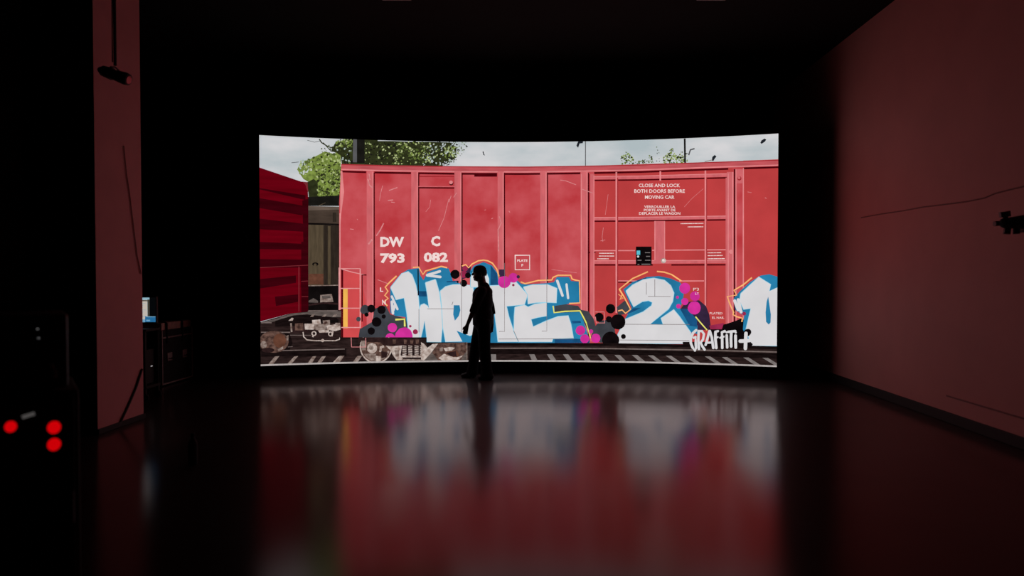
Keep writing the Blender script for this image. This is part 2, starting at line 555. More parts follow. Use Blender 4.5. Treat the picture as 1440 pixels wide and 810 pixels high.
slab('cabinet', -S_MAX, S_MAX, Z0, Z1, -0.14, -0.004, M_frame)
slab('base', -S_MAX - 0.03, S_MAX + 0.03, 0.0, Z0, -0.30, 0.02, M_frame)
slab('bezel', -S_MAX - 0.03, -S_MAX, Z0, Z1 + 0.03, -0.14, 0.006, M_frame, 1)
slab('bezel', S_MAX, S_MAX + 0.03, Z0, Z1 + 0.03, -0.14, 0.006, M_frame, 1)
slab('bezel', -S_MAX, S_MAX, Z1, Z1 + 0.03, -0.14, 0.006, M_frame)

# --- sky
sky = Layer()
sky.sz_poly([(-S_MAX, Z0), (S_MAX, Z0), (S_MAX, Z1), (-S_MAX, Z1)], 'sky')
display = sky.build('display', led, 'glowing picture surface with pale cloudy sky')

def leaves(l, outline_fn, n, cols, r0=1.0, r1=3.2):
    for _ in range(n):
        p = outline_fn()
        if not p: continue
        x, y = p
        r = random.uniform(r0, r1); m = random.choice(cols)
        a = random.uniform(0, PI); e = random.uniform(0.45, 0.9)
        k = random.choice((5, 6, 7))
        pts = []
        for i in range(k):
            t = 2 * PI * i / k
            rr = r * random.uniform(0.7, 1.25)
            u, v = rr * math.cos(t), rr * e * math.sin(t)
            pts.append((x + u * math.cos(a) - v * math.sin(a), y + u * math.sin(a) + v * math.cos(a)))
        l.poly(pts, m, 99)

def inpoly(pts):
    xs = [p[0] for p in pts]; ys = [p[1] for p in pts]
    def f():
        for _ in range(40):
            x, y = random.uniform(min(xs), max(xs)), random.uniform(min(ys), max(ys))
            c = False
            for i in range(len(pts)):
                a, b = pts[i], pts[i - 1]
                if (a[1] > y) != (b[1] > y) and x < (b[0] - a[0]) * (y - a[1]) / (b[1] - a[1]) + a[0]: c = not c
            if c: return x, y
        return None
    return f

# --- trees
tr = Layer()
tr.poly(LT((70, 480), (120, 380), (230, 350), (350, 290), (420, 250), (520, 280), (620, 270), (640, 840), (250, 820), (220, 640), (150, 600)), 'leaf')
tr.poly(LT((500, 240), (560, 130), (700, 100), (1090, 90), (1090, 440), (640, 440), (620, 300)), 'leaf_dark')
tr.poly(LB((0, 120), (200, 120), (420, 130), (700, 130), (940, 140), (1010, 200), (1000, 330), (930, 380), (820, 440), (0, 440)), 'leaf_dark')
tr.poly(LT((200, 640), (280, 600), (330, 640), (340, 840), (220, 840)), 'leaf_dark')
tr.line(LT((200, 110), (290, 135), (360, 120)), 0.7, 'pole'); tr.line(LT((350, 95), (380, 140), (460, 190), (540, 215)), 1.6, 'leaf_dark')
tr.line(LT((400, 140), (500, 250), (640, 260)), 1.2, 'leaf_dark'); tr.line(LT((0, 395), (90, 385)), 0.8, 'pole')
tr.k = 240
leaves(tr, inpoly(LT((70, 480), (130, 370), (350, 290), (520, 280), (620, 260), (630, 500), (250, 500))), 210, ['leaf', 'leaf', 'leaf_light', 'leaf_mid', 'leaf', 'leaf_dark'], 0.8, 2.6)
leaves(tr, inpoly(LT((60, 500), (110, 380), (240, 340), (260, 480), (200, 560), (80, 580))), 50, ['leaf', 'leaf_light', 'leaf_pale', 'sky'], 0.8, 2.4)
leaves(tr, inpoly(LT((300, 480), (630, 480), (620, 600), (300, 600))), 110, ['leaf_mid', 'leaf', 'leaf_dark', 'leaf_mid', 'leaf_light', 'leaf_dark'], 0.8, 2.4)
leaves(tr, inpoly(LT((330, 560), (630, 560), (620, 840), (330, 820))), 170, ['leaf', 'leaf_light', 'leaf', 'leaf_dark', 'leaf_mid', 'leaf_dark'], 0.8, 2.4)
leaves(tr, inpoly(LT((560, 100), (770, 95), (760, 200), (570, 210))), 70, ['leaf', 'leaf', 'leaf_light', 'leaf_mid', 'leaf_dark'], 0.8, 2.2)
leaves(tr, inpoly(LT((480, 210), (770, 210), (770, 400), (640, 400), (600, 280))), 50, ['leaf_dark', 'leaf_dark', 'leaf_mid', 'leaf_pale', 'trunk'], 0.7, 2.2)
leaves(tr, inpoly(LT((380, 200), (560, 150), (560, 280), (380, 290))), 14, ['leaf_mid', 'leaf_dark'], 0.6, 1.5)
leaves(tr, inpoly(LT((920, 130), (1090, 130), (1090, 410), (920, 410))), 80, ['leaf_dark', 'leaf_mid', 'leaf_light', 'leaf_dark', 'trunk', 'trunk'], 0.6, 1.8)
leaves(tr, inpoly(LB((0, 140), (260, 140), (260, 420), (0, 420))), 110, ['leaf_dark', 'leaf_mid', 'trunk', 'trunk', 'leaf_light', 'trunk'], 0.6, 2.0)
leaves(tr, inpoly(LB((250, 130), (680, 130), (680, 410), (200, 410))), 230, ['leaf', 'leaf_mid', 'leaf_light', 'leaf_mid', 'leaf_dark', 'leaf_dark', 'leaf_light'], 0.7, 2.2)
leaves(tr, inpoly(LB((600, 130), (1000, 130), (1000, 380), (840, 430), (560, 430))), 230, ['leaf_pale', 'leaf_mid', 'leaf_dark', 'leaf_pale', 'sky', 'leaf_light', 'trunk', 'trunk'], 0.6, 1.9)
leaves(tr, inpoly(LB((850, 180), (1030, 180), (1030, 320), (860, 320))), 40, ['leaf', 'leaf', 'leaf_light'], 0.8, 2.0)
leaves(tr, inpoly(LB((960, 130), (1160, 140), (1150, 190), (1080, 300), (960, 400), (880, 430))), 80, ['leaf_dark', 'leaf_pale', 'leaf_mid', 'trunk'], 0.5, 1.4)
leaves(tr, inpoly(LR((70, 180), (130, 135), (180, 190), (190, 245), (90, 245))), 60, ['leaf_mid', 'leaf', 'leaf_dark', 'leaf_light'], 0.6, 1.7)
leaves(tr, inpoly(LR((200, 225), (300, 200), (330, 160), (360, 240), (200, 245))), 50, ['leaf_mid', 'leaf', 'leaf_dark'], 0.6, 1.5)
leaves(tr, inpoly(LR((430, 200), (510, 110), (550, 160), (640, 170), (640, 240), (440, 245))), 120, ['leaf_mid', 'leaf', 'leaf_dark', 'leaf', 'leaf_light'], 0.7, 1.9)
leaves(tr, inpoly(LR((480, 130), (520, 95), (520, 140))), 6, ['leaf_dark', 'leaf_mid'], 0.6, 1.2)
leaves(tr, inpoly(LR((570, 140), (620, 110), (650, 160), (590, 180))), 10, ['leaf_mid', 'leaf_dark'], 0.6, 1.2)
leaves(tr, inpoly(LR((380, 90), (400, 90), (405, 240), (380, 240))), 9, ['leaf_mid', 'pole'], 0.5, 1.0)
tr.build('tree_picture', display, 'green leafy trees in the picture')

# --- poles and birds
pb = Layer()
pb.poly(LT((780, 90), (828, 90), (828, 390), (775, 390)), 'pole')
pb.poly(LT((828, 90), (925, 90), (925, 400), (828, 400)), 'trunk')
pb.line(LR((617, 30), (620, 240)), 2.6, 'trunk')
pb.line(LR((650, 170), (665, 125), (700, 115)), 2.0, 'pole')
pb.line([(823.3, 198), (823.3, 236)], 1.2, 'pole')
pb.poly([(810.5, 205), (813, 199), (820, 198.5), (819.5, 201.5), (815, 202), (813, 208)], 'bird')
pb.poly([(678.5, 213.5), (680, 213), (680.5, 216), (682, 219), (679.8, 218)], 'bird')
pb.poly(LR((1255, 65), (1265, 45), (1290, 30), (1305, 38), (1295, 55), (1265, 75)), 'bird')
pb.poly(LR((845, 215), (850, 185), (870, 168), (885, 182), (870, 200), (858, 220)), 'bird')
pb.line(LR((785, 225), (850, 210)), 1.0, 'steel_mid')
pb.build('pole_picture', display, 'dark poles and birds in the picture')

# --- tan car and ground far behind
tn = Layer()
tn.poly(K8((480, -300), (810, -300), (810, 700), (480, 700)), 'black')
tn.poly(K7((490, 385), (810, 370), (810, 470), (490, 470)), 'trunk')
tn.line(K7((590, 470), (660, 440)), 0.8, 'olive')
tn.poly(K7((490, 470), (810, 478), (810, 505), (490, 512)), 'tan')
tn.poly(K7((490, 512), (810, 505), (810, 640), (490, 630)), 'tan_dark')
tn.rect(468, 299, 473, 312, 'olive_dark')
tn.poly(K7((490, 630), (810, 640), (810, 655), (490, 645)), 'black')
tn.poly([(433, 316), (480, 317), (480, 402), (433, 402)], 'olive')
tn.poly([(455, 316), (480, 317), (480, 402), (455, 402)], 'olive_dark')
tn.rect(461, 318, 465, 400, 'olive')
tn.rect(434, 385, 455, 400, 'rust')
tn.circ(443.5, 371.5, 4.5, 'black', 2.5); tn.circ(443.3, 372.5, 2, 'olive')
tn.line(K8((490, 418), (780, 412)), 1.2, 'steel_mid')
tn.poly(K8((610, 505), (720, 495), (735, 570), (610, 575)), 'steel_mid')
tn.poly(K8((625, 512), (700, 508), (712, 535), (630, 540)), 'gravel')
tn.poly(K8((500, 560), (545, 535), (590, 560), (590, 578), (500, 575)), 'gravel')
tn.line(K8((500, 600), (640, 580), (780, 590)), 2.5, 'iron_dark')
tn.build('distant_freight_car_picture', display, 'tan freight car behind, in the picture')

# --- dark red car at the left
mc = Layer()
mc.poly(K7((30, 105), (430, 240), (490, 245), (497, 420)) + K8((497, 0), (497, 665), (330, 680), (30, 760)), 'maroon')
for a, b, c, d in (((30, 300), (470, 370), (470, 415), (30, 312)), ((30, 395), (460, 470), (440, 560), (30, 490)), ((30, 590), (460, 640), (450, 715), (30, 690))):
    mc.poly(K7(a, b, c, d), 'maroon_dark')
for a, b, c, d in (((30, 0), (460, 20), (450, 75), (30, 70)), ((30, 165), (460, 170), (450, 245), (30, 245)), ((30, 355), (380, 320), (380, 390), (30, 445)), ((180, 520), (400, 500), (400, 570), (190, 610))):
    mc.poly(K8(a, b, c, d), 'maroon_dark')
mc.poly(K7((440, 420), (497, 400), (497, 810), (450, 810)), 'maroon_dark')
mc.poly(K8((430, 0), (497, 0), (497, 665), (430, 670)), 'maroon_dark')
mc.line(K8((40, 245), (380, 228), (495, 222)), 0.9, 'maroon_line')
mc.line(K8((408, 235), (408, 660)), 1.2, 'maroon_line')
mc.line(K8((430, 375), (495, 372)), 0.8, 'maroon_line'); mc.line(K8((435, 520), (495, 520)), 0.8, 'maroon_line')
mc.line(K8((425, 235), (430, 460)), 0.8, 'maroon_dark')
mc.poly(K7((440, 240), (490, 245), (497, 340), (485, 320), (470, 270)), 'maroon_line')
mc.build('dark_red_freight_car_picture', display, 'dark red corrugated freight car at the left of the picture')

# --- main boxcar
bx = Layer()
TOP = [(480, 230.7), (510, 231.6), (540, 232.5), (640, 233.9), (740, 234.3), (820, 233.2), (900, 231.5), (1000, 227.8), (1093, 224.8), (1100, 224.5)]
bx.poly(TOP + [(1100, 490), (480, 490), (479, 474), (477, 440), (477, 285)], 'red')
bx.poly([(1045, 226), (1100, 224), (1100, 490), (1045, 490)], 'red_plain')
bx.poly([(836, 233), (1030, 227), (1030, 490), (836, 490)], 'red_plain')
# top rail
top2 = [(x, y + 9.0) for x, y in TOP]
bx.poly(TOP + top2[::-1], 'red_top')
bx.line([(x, y + 7.6) for x, y in TOP], 1.6, 'red_light')
bx.line([(x, y + 0.8) for x, y in TOP], 1.2, 'red_mid')
def toprail(x0, x1, dy, w, mat):
    def yy(x):
        for (a, b), (c, d) in zip(TOP, TOP[1:]):
            if a <= x <= c: return b + (d - b) * (x - a) / (c - a)
        return TOP[-1][1]
    n = max(2, int((x1 - x0) / 20))
    bx.line([(x0 + (x1 - x0) * i / n, yy(x0 + (x1 - x0) * i / n) + dy) for i in range(n + 1)], w, mat)
for x0, x1 in ((480.5, 515), (526.5, 578), (588.5, 639), (649, 699), (709, 759.5), (769.5, 816), (835.5, 1024), (1046, 1098)):
    toprail(x0, x1, 10.6, 2.6, 'red_dark')
# ribs: light band, dark edge at its right
for x0, x1 in ((515.7, 525.4), (578.3, 588), (639, 649), (699.8, 708.6), (759.7, 769), (816.7, 826.6)):
    bx.rect(x0, 241, x1, 480, 'red_rib')
    bx.rect(x1, 243, x1 + 1.7, 475, 'red_dark')
    bx.rect(x1 - 1.6, 242, x1 - 0.6, 470, 'red_light')
bx.rect(830, 245, 835.6, 480, 'red_rib'); bx.rect(828.4, 245, 829.6, 475, 'red_mid'); bx.rect(834.6, 247, 835.8, 470, 'red_light')
bx.rect(816.7, 245, 818, 470, 'red_light')
bx.rect(588, 244.5, 590, 248, 'red_dark')
bx.rect(589.5, 247.5, 639, 264, 'red_mid'); bx.rect(590, 249, 638.5, 262.5, 'red')
bx.line([(588.6, 264.2), (639, 264.6)], 1.8, 'red_dark'); bx.line([(588.6, 262.4), (639, 262.6)], 1.2, 'red_rib')
bx.circ(634.6, 257.8, 3.0, 'red_dark'); bx.circ(634.2, 256.6, 2.6, 'red_light')
bx.rect(667, 245.5, 699, 248.6, 'red_dark')
bx.poly([(479, 240), (481.5, 241), (484, 270), (480, 300), (478, 330)], 'red_light')
# the sliding door at the right
bx.line([(836, 250.2), (900, 249.6), (1024, 246.3)], 4.6, 'red_rib'); bx.line([(836, 248.2), (900, 247.6), (1024, 244.3)], 1.0, 'red_light')
bx.line([(836, 253.8), (900, 253.2), (1022, 250.2)], 2.0, 'red_dark')
bx.line([(836, 307.8), (900, 307.4), (1023, 305.6)], 4.4, 'red_rib'); bx.line([(836, 306), (900, 305.6), (1023, 303.8)], 1.2, 'red_light')
bx.line([(836, 311.2), (900, 310.8), (1023, 309.2)], 2.0, 'red_dark')
bx.line([(836, 352.4), (893, 352.4)], 1.6, 'red_light'); bx.line([(917, 352), (1023, 351.2)], 1.6, 'red_light')
bx.line([(836, 368.6), (900, 368.6), (1023, 367.8)], 4.6, 'red_rib'); bx.line([(836, 366.6), (1023, 366)], 1.0, 'red_light')
bx.line([(836, 372.6), (918, 372.6)], 2.0, 'red_dark'); bx.line([(944, 372.6), (1022, 372.4)], 2.0, 'red_dark')
bx.rect(920, 311, 935, 370, 'red_rib'); bx.rect(920.3, 311, 921.6, 366, 'red_light'); bx.rect(934, 311, 935.2, 366, 'red_light')
bx.line([(868, 395), (912, 395.2)], 1.4, 'red_light'); bx.line([(868, 396.8), (896, 397)], 1.6, 'red_dark')
bx.line([(955, 395.2), (990, 395)], 1.6, 'red_light')
bx.rect(1022, 242, 1031.6, 480, 'red_rib'); bx.rect(1023.4, 244, 1024.6, 478, 'red_light'); bx.rect(1029.6, 242, 1030.8, 478, 'red_light')
bx.rect(1020.4, 250, 1021.8, 470, 'red_rib')
bx.rect(1031.8, 238, 1034, 470, 'red_dark'); bx.rect(1034.2, 238, 1045, 480, 'red_rib'); bx.rect(1036, 258, 1044, 470, 'red')
bx.rect(1044.6, 236.5, 1046, 470, 'red_light'); bx.rect(1034.2, 238, 1035.4, 470, 'red_light')
bx.circ(1039.6, 251, 3.0, 'red_mid'); bx.circ(1039.2, 250.2, 2.0, 'red_rib')
bx.rect(865.6, 242, 867.8, 440, 'red_light'); bx.rect(867.8, 250, 869.2, 438, 'red_mid')
bx.rect(990.8, 240, 993.0, 432, 'red_light'); bx.rect(993.0, 250, 994.2, 430, 'red_mid')
bx.rect(927.4, 241, 929.6, 254.5, 'red_light')
bx.circ(933, 366.6, 3.6, 'steel'); bx.circ(932.6, 366, 1.8, 'text')
bx.circ(1028, 354, 3.0, 'red_light'); bx.circ(836.5, 355, 1.0, 'red_dark'); bx.circ(828.5, 355, 1.2, 'red_dark')
# scratches
for P, w in ((KC((400, 720), (435, 670), (470, 600)), 2.6), (KC((410, 700), (450, 640)), 1.0), (KC((325, 800), (360, 755)), 3.6), (KC((430, 390), (440, 320), (460, 245)), 1.2),
             (KC((520, 290), (600, 262)), 2.0), (KC((510, 385), (560, 380)), 2.4), (KC((320, 180), (335, 240), (365, 265)), 2.6), (KC((330, 130), (340, 190)), 2.0),
             (KC((540, 400), (575, 405)), 1.6), (KC((150, 655), (185, 660)), 1.6), (KC((215, 560), (225, 570)), 1.2), (KC((215, 90), (270, 98)), 1.4),
             (cB((265, 530), (290, 500), (295, 455)), 0.9), (cB((345, 650), (380, 570), (410, 450)), 1.2), (cB((410, 470), (425, 430)), 1.4),
             (cB((440, 440), (460, 410)), 1.4), (cB((730, 560), (742, 600), (725, 640)), 2.0), (cB((722, 640), (725, 780)), 2.4), (cB((680, 575), (690, 570)), 1.4),
             (cB((635, 520), (645, 518)), 1.2), (cB((790, 525), (797, 535)), 1.4), (cC((305, 330), (340, 335), (405, 360)), 1.5), (cC((435, 385), (510, 412)), 1.6),
             (cC((608, 420), (600, 480), (590, 550)), 0.8), (cC((578, 630), (570, 690), (575, 720)), 1.0), (cC((560, 715), (590, 708)), 1.2),
             (cD((280, 500), (330, 445), (400, 385)), 0.7), (cG((250, 130), (410, 152)), 0.9), (cE((770, 195), (840, 222)), 1.4), (cE((610, 285), (640, 300)), 1.2),
             (cD((680, 405), (705, 410)), 1.0), (cD((790, 442), (800, 446)), 1.4)):
    bx.line(P, w * 0.62, 'scratch')
# ladder with yellow strip
bx.poly([(477, 380), (506, 384), (514, 420), (508, 474), (479, 474)], 'red_warm')
bx.poly(cE((540, 125), (552, 125), (552, 560), (540, 560)), 'red_dark')
bx.rect(482.6, 405, 489, 461.5, 'gold')
bx.line(cE((527, 118), (527, 500)), 1.8, 'ladder'); bx.line(cE((660, 125), (660, 500)), 1.8, 'ladder')
for y in (250, 375, 497): bx.line(cE((527, y), (662, y)), 1.3, 'ladder')
bx.line(cE((527, 122), (600, 145), (690, 165)), 1.2, 'ladder'); bx.line(cE((530, 125), (660, 125)), 1.0, 'ladder')
bx.line(cE((700, 165), (672, 165), (672, 460)), 1.8, 'red_dark')
bx.line([(478.2, 300), (478.2, 474)], 1.3, 'ladder')
bx.build('boxcar_picture', display, 'bright red ribbed freight boxcar with ladder and sliding door in the picture')

# --- painted graffiti
gf = Layer()
gf.poly(K1((28, 745), (40, 660), (160, 590), (180, 470), (240, 440), (290, 440), (330, 520), (480, 560), (500, 640), (520, 745)), 'slate')
gf.circ(*K1((92, 475))[0], 6.8, 'slate', wob=0.08)
gf.poly(K3((570, 390), (690, 380), (740, 395), (830, 405)) + K4((250, 375), (320, 390), (370, 460), (395, 560), (330, 600), (240, 420), (0, 420)), 'slate')
gf.poly(K4((375, 540), (430, 480), (560, 460), (575, 600), (540, 660), (440, 690), (340, 640)), 'slate')
gf.poly(K4((590, 350), (650, 300), (680, 280), (720, 370), (670, 415), (600, 430)), 'slate')
gf.poly(K2((330, 60), (420, 60), (415, 160), (330, 190)), 'plum')
gf.poly(K3((80, 60), (135, 60), (140, 130), (80, 130)), 'plum')
gf.poly(K5((700, 340), (810, 320), (810, 560), (640, 420)), 'plum')
gf.poly(K6((0, 285), (55, 285), (120, 340), (150, 420), (165, 530), (300, 560), (0, 570)), 'plum')
gf.poly(K6((150, 530), (310, 510), (400, 480), (470, 450), (500, 560), (490, 690), (150, 690)), 'ink')
gf.poly(K6((150, 525), (290, 500), (270, 560), (160, 560)), 'wine')
BLUE = [(548.9, 403.5), (563, 386), (574, 379), (589, 377), (591, 387), (595.5, 394), (601, 382.5), (620, 376), (631, 377.5), (634, 385), (637, 396), (649, 399),
        (661, 402), (661, 382), (666, 374), (680, 368.5), (692, 373.5), (699.5, 384), (702, 401), (712, 403), (726, 393), (733, 399), (741, 400),
        (770, 398), (779, 396.7), (783, 389.5), (800, 389.5), (803, 395), (814, 396), (815, 425), (780, 430)] + \
       K4((0, 405), (240, 395), (270, 470), (300, 560), (335, 680), (300, 690), (0, 690)) + [(600, 483), (592, 474), (572, 474), (574, 460), (570, 446), (556, 444), (549, 440), (548.5, 425)]
gf.poly(BLUE, 'blue')
gf.poly(K5((112, 215), (200, 145), (330, 98), (450, 88), (560, 112), (650, 150), (690, 200), (680, 300), (650, 400), (760, 480), (815, 560), (815, 640), (740, 620), (60, 740), (60, 640), (130, 490), (190, 390)), 'blue')
gf.poly(K6((380, 270), (440, 200), (540, 110), (640, 50), (720, 38), (830, 70), (830, 740), (540, 720), (470, 560), (480, 430), (400, 380)), 'blue')
gf.poly(K3((0, 20), (60, 100), (70, 210), (0, 210)), 'blue_dark')
gf.poly(K1((600, 300), (680, 300), (690, 350), (600, 350)), 'blue_dark')
gf.poly(K5((650, 400), (720, 400), (810, 500), (810, 570), (740, 560)), 'blue_dark')
gf.poly(K4((160, 480), (245, 480), (250, 500), (170, 505)), 'blue_dark'); gf.poly(K4((0, 655), (200, 650), (330, 655), (330, 690), (0, 690)), 'blue_dark')
gf.poly(K2((190, 205), (300, 200), (300, 215), (190, 215)), 'blue_dark')
gf.poly(K5((130, 455), (205, 395), (280, 390), (200, 430)), 'blue_dark')
gf.poly(K5((240, 130), (330, 100), (330, 110), (250, 150)), 'blue_dark')
# white letters, each with a thin pale edge
def letter(pts):
    gf.line(pts + [pts[0]], 1.8, 'blue_edge')
    gf.poly(pts, 'white')
letter(K1((335, 265), (400, 185), (440, 135), (500, 115), (535, 145), (570, 240), (595, 350), (605, 470), (608, 690), (600, 745), (535, 742), (500, 650), (490, 520), (462, 362), (385, 380)))
letter(K1((665, 220), (755, 190)) + K2((85, 195), (118, 310), (140, 470), (148, 640), (135, 780), (10, 780)) + K1((680, 780), (672, 690), (655, 575), (640, 650), (620, 738), (608, 738), (605, 470), (622, 432), (650, 420), (682, 440), (697, 465), (685, 340)))
letter(K2((130, 300), (180, 258), (250, 240), (330, 237), (440, 250), (470, 690), (410, 722), (285, 675), (310, 720), (335, 775), (180, 778), (155, 640), (145, 440)))
gf.poly(K2((258, 433), (312, 433), (320, 480), (305, 535), (268, 580), (252, 520)), 'blue')
gf.poly(K2((285, 675), (415, 728), (410, 775), (340, 775)), 'blue')
letter(K2((418, 260), (420, 170), (445, 110), (560, 110), (588, 180), (592, 260)))
letter(K3((-60, 218), (110, 212), (180, 188), (240, 180), (350, 300), (320, 392), (150, 408), (172, 510), (215, 640), (262, 745), (70, 745), (60, 640), (38, 470), (-10, 420)))
letter(K3((312, 228), (400, 208), (540, 205), (628, 240), (622, 375), (520, 370), (430, 373), (355, 386), (352, 300)))
letter(K3((232, 418), (320, 398), (355, 418), (420, 390), (530, 376), (530, 500), (450, 512), (382, 532), (402, 605), (530, 548), (640, 508), (735, 500), (760, 580), (785, 708), (590, 715), (580, 745), (265, 745), (222, 650), (225, 500)))
letter(K5((138, 232), (200, 175), (300, 125), (400, 110), (500, 130), (560, 180), (590, 250), (578, 330), (540, 400), (440, 480), (362, 548), (490, 552), (470, 490), (590, 408), (640, 470), (690, 540), (750, 625), (742, 728), (68, 728), (60, 645), (130, 500), (300, 430), (380, 370), (388, 338), (350, 320), (290, 330), (210, 380), (180, 320)))
letter(K6((450, 222), (620, 65), (732, 135), (720, 200), (830, 150), (830, 716), (552, 716), (500, 560), (545, 362), (478, 370), (440, 290)))
gf.poly(K6((710, 250), (735, 420), (732, 495), (715, 515), (690, 490), (685, 400), (695, 300)), 'blue')
for P, w in ((K1((680, 148), (800, 112)), 3.6), (K1((680, 150), (805, 165)), 3.6), (K1((345, 350), (398, 470)), 3.2), (K1((345, 400), (355, 510)), 3.6), (K1((375, 430), (360, 480)), 3.4),
             (K3((632, 168), (682, 308)), 3.6), (K3((720, 202), (735, 332)), 3.2), (K6((392, 290), (425, 375)), 4.4), (K6((425, 280), (452, 395)), 4.4), (K6((460, 240), (480, 330)), 4.0)):
    gf.line(P, w, 'white', True)
# outlines
for P, w, m in ((K1((390, 155), (320, 220), (282, 262), (308, 300), (278, 340), (310, 368), (270, 400), (302, 440)), 2.0, 'orange'),
                (K1((545, 75), (600, 72), (640, 142), (665, 108), (810, 66)) + K2((140, 65), (195, 78)), 1.9, 'orange'),
                (K2((335, 62), (370, 48), (398, 78), (432, 42), (490, 12), (540, 5), (580, 12), (625, 35), (665, 90), (687, 160)), 1.9, 'orange'),
                (K3((285, 178), (325, 195), (450, 165), (580, 160), (592, 135), (640, 115), (760, 115), (772, 150), (800, 160)) + K4((235, 100), (240, 310), (138, 316)), 1.9, 'orange'),
                (K3((592, 405), (602, 470), (680, 460)) + K4((100, 390), (240, 385), (270, 440), (300, 500)), 1.9, 'lime'),
                (K4((300, 500), (320, 570), (340, 645)), 1.4, 'lime'),
                (K5((345, 48), (200, 112), (75, 212), (120, 290), (180, 405), (132, 442), (100, 410), (62, 420)), 1.9, 'orange'),
                (K5((430, 45), (500, 52), (570, 75), (662, 136)), 2.0, 'orange'),
                (K6((555, 70), (470, 140), (385, 190), (410, 235), (322, 250), (350, 330), (382, 400), (375, 420), (410, 440), (465, 455), (460, 490)), 2.0, 'orange'),
                (K6((20, 440), (70, 500), (130, 568)), 1.8, 'lime'), (K1((378, 570), (465, 565), (468, 635)), 2.6, 'lime'),
                (K5((65, 260), (110, 300), (75, 310)), 1.0, 'orange'), (K4((610, 180), (640, 230), (625, 270)), 1.2, 'orange')):
    gf.line(P, w, m)
# sprayed dots
for (x, y), r, m in [(K1(p)[0], r / 6.75, m) for p, r, m in (((350, 645), 45, 'magenta'), ((460, 725), 82, 'magenta'), ((330, 745), 46, 'magenta'), ((150, 465), 38, 'ink'), ((247, 476), 40, 'ink'),
        ((268, 540), 20, 'ink'), ((200, 592), 46, 'ink'), ((150, 678), 35, 'ink'), ((105, 522), 20, 'ink'), ((28, 565), 22, 'slate'), ((520, 632), 12, 'wine'), ((568, 685), 24, 'wine'))] + \
    [(K2(p)[0], r / 6.75, m) for p, r, m in (((270, 140), 44, 'ink'), ((352, 140), 34, 'wine'), ((365, 85), 26, 'wine'), ((392, 150), 28, 'ink'), ((352, 225), 33, 'ink'), ((295, 212), 10, 'ink'))] + \
    [(K3(p)[0], r / 6.75, m) for p, r, m in (((215, 140), 46, 'magenta'), ((130, 180), 58, 'magenta'), ((215, 208), 12, 'wine'), ((262, 130), 16, 'plum'))] + \
    [(K4(p)[0], r / 6.75, m) for p, r, m in (((245, 570), 45, 'magenta'), ((285, 650), 42, 'magenta'), ((390, 645), 44, 'magenta'), ((345, 580), 20, 'magenta'), ((515, 465), 30, 'ink'),
        ((530, 365), 45, 'ink'), ((422, 445), 43, 'ink'), ((600, 490), 72, 'ink'), ((530, 665), 82, 'ink'), ((652, 628), 23, 'ink'))] + \
    [(K5(p)[0], r / 6.75, m) for p, r, m in (((695, 205), 52, 'magenta'), ((790, 280), 46, 'magenta'), ((695, 330), 34, 'magenta'), ((635, 375), 22, 'magenta'), ((785, 390), 62, 'magenta'), ((625, 290), 14, 'magenta'))] + \
    [(K6((482, 412))[0], 2.6, 'wine'), (K6((520, 585))[0], 4.4, 'ink')]:
    gf.circ(x, y, r, m, wob=0.04)
gf.line(K4((385, 395), (470, 395), (475, 500), (395, 500), (385, 440)), 1.2, 'scratch')
# thin seams of the steel seen through the paint
for P in (K2((5, 467), (265, 467)), K1((602, 470), (602, 690)), K2((330, 90), (332, 690)), K3((132, 0), (132, 648), (80, 648)), K3((533, 130), (533, 645), (485, 645)), K3((75, 720), (790, 718)), K3((218, 640), (265, 745)),
          K5((345, 282), (560, 283)), K5((130, 546), (740, 548)), K5((410, 120), (410, 280)), K5((330, 150), (330, 265)), K5((80, 695), (740, 700)), K2((240, 430), (250, 400))):
    gf.line(P, 0.7, 'hair_line')
gf.line(K2((330, 40), (331, 110)), 1.2, 'red_dark'); gf.line(K1((594, 90), (596, 340)), 1.6, 'ink'); gf.line(K1((182, 0), (182, 440)), 1.2, 'red_dark')
gf.build('graffiti_picture', display, 'white and blue graffiti letters painted along the boxcar in the picture')

# --- stencilled writing on the car
tx = Layer()
tx.text('DW', 551.6, 340.2, 33.5, 14.2, 'text', 0.045)
tx.text('C', 612.6, 339.2, 13.0, 14.6, 'text', 0.045)
tx.text('793', 552.0, 363.2, 34.5, 14.0, 'text', 0.045)
tx.text('082', 613.0, 361.8, 34.0, 13.8, 'text', 0.045)
for b, x, y, w, h in (('CLOSE AND LOCK', 927.2, 260.9, 58, 4.9), ('BOTH DOORS BEFORE', 927.4, 268.9, 71, 5.0), ('MOVING CAR', 927.6, 277.4, 41.5, 5.0),
                      ('VERROUILLER LA', 927.6, 290.9, 43.5, 3.6), ('PORTE AVANT DE', 927.6, 295.6, 44.5, 3.6), ('DEPLACER LE WAGON', 927.6, 300.3, 58, 3.8)):
    tx.text(b, x, y, w, h, 'text', 0.018)
tx.line([(724.5, 359), (744.8, 359), (744.8, 379.3), (724.5, 379.3), (724.5, 358.4)], 1.5, 'text')
tx.text('PLATE', 734.6, 366.5, 14.5, 3.4, 'text'); tx.text('F', 734.6, 373, 2.6, 3.6, 'text')
tx.text('L', *K1((248, 285))[0], 4.5, 6.0, 'text'); tx.text('N', *K1((270, 405))[0], 5.0, 7.0, 'text')
tx.text('PLATED', *K6((215, 408))[0], 18, 3.0, 'text', 0.01); tx.text('EL NAIL', *K6((235, 450))[0], 17, 3.0, 'text', 0.01)
tx.text("P'3", *K6((25, 180))[0], 8, 4.0, 'text', 0.01); tx.text('LT', *K6((35, 222))[0], 5, 3.0, 'text', 0.01)
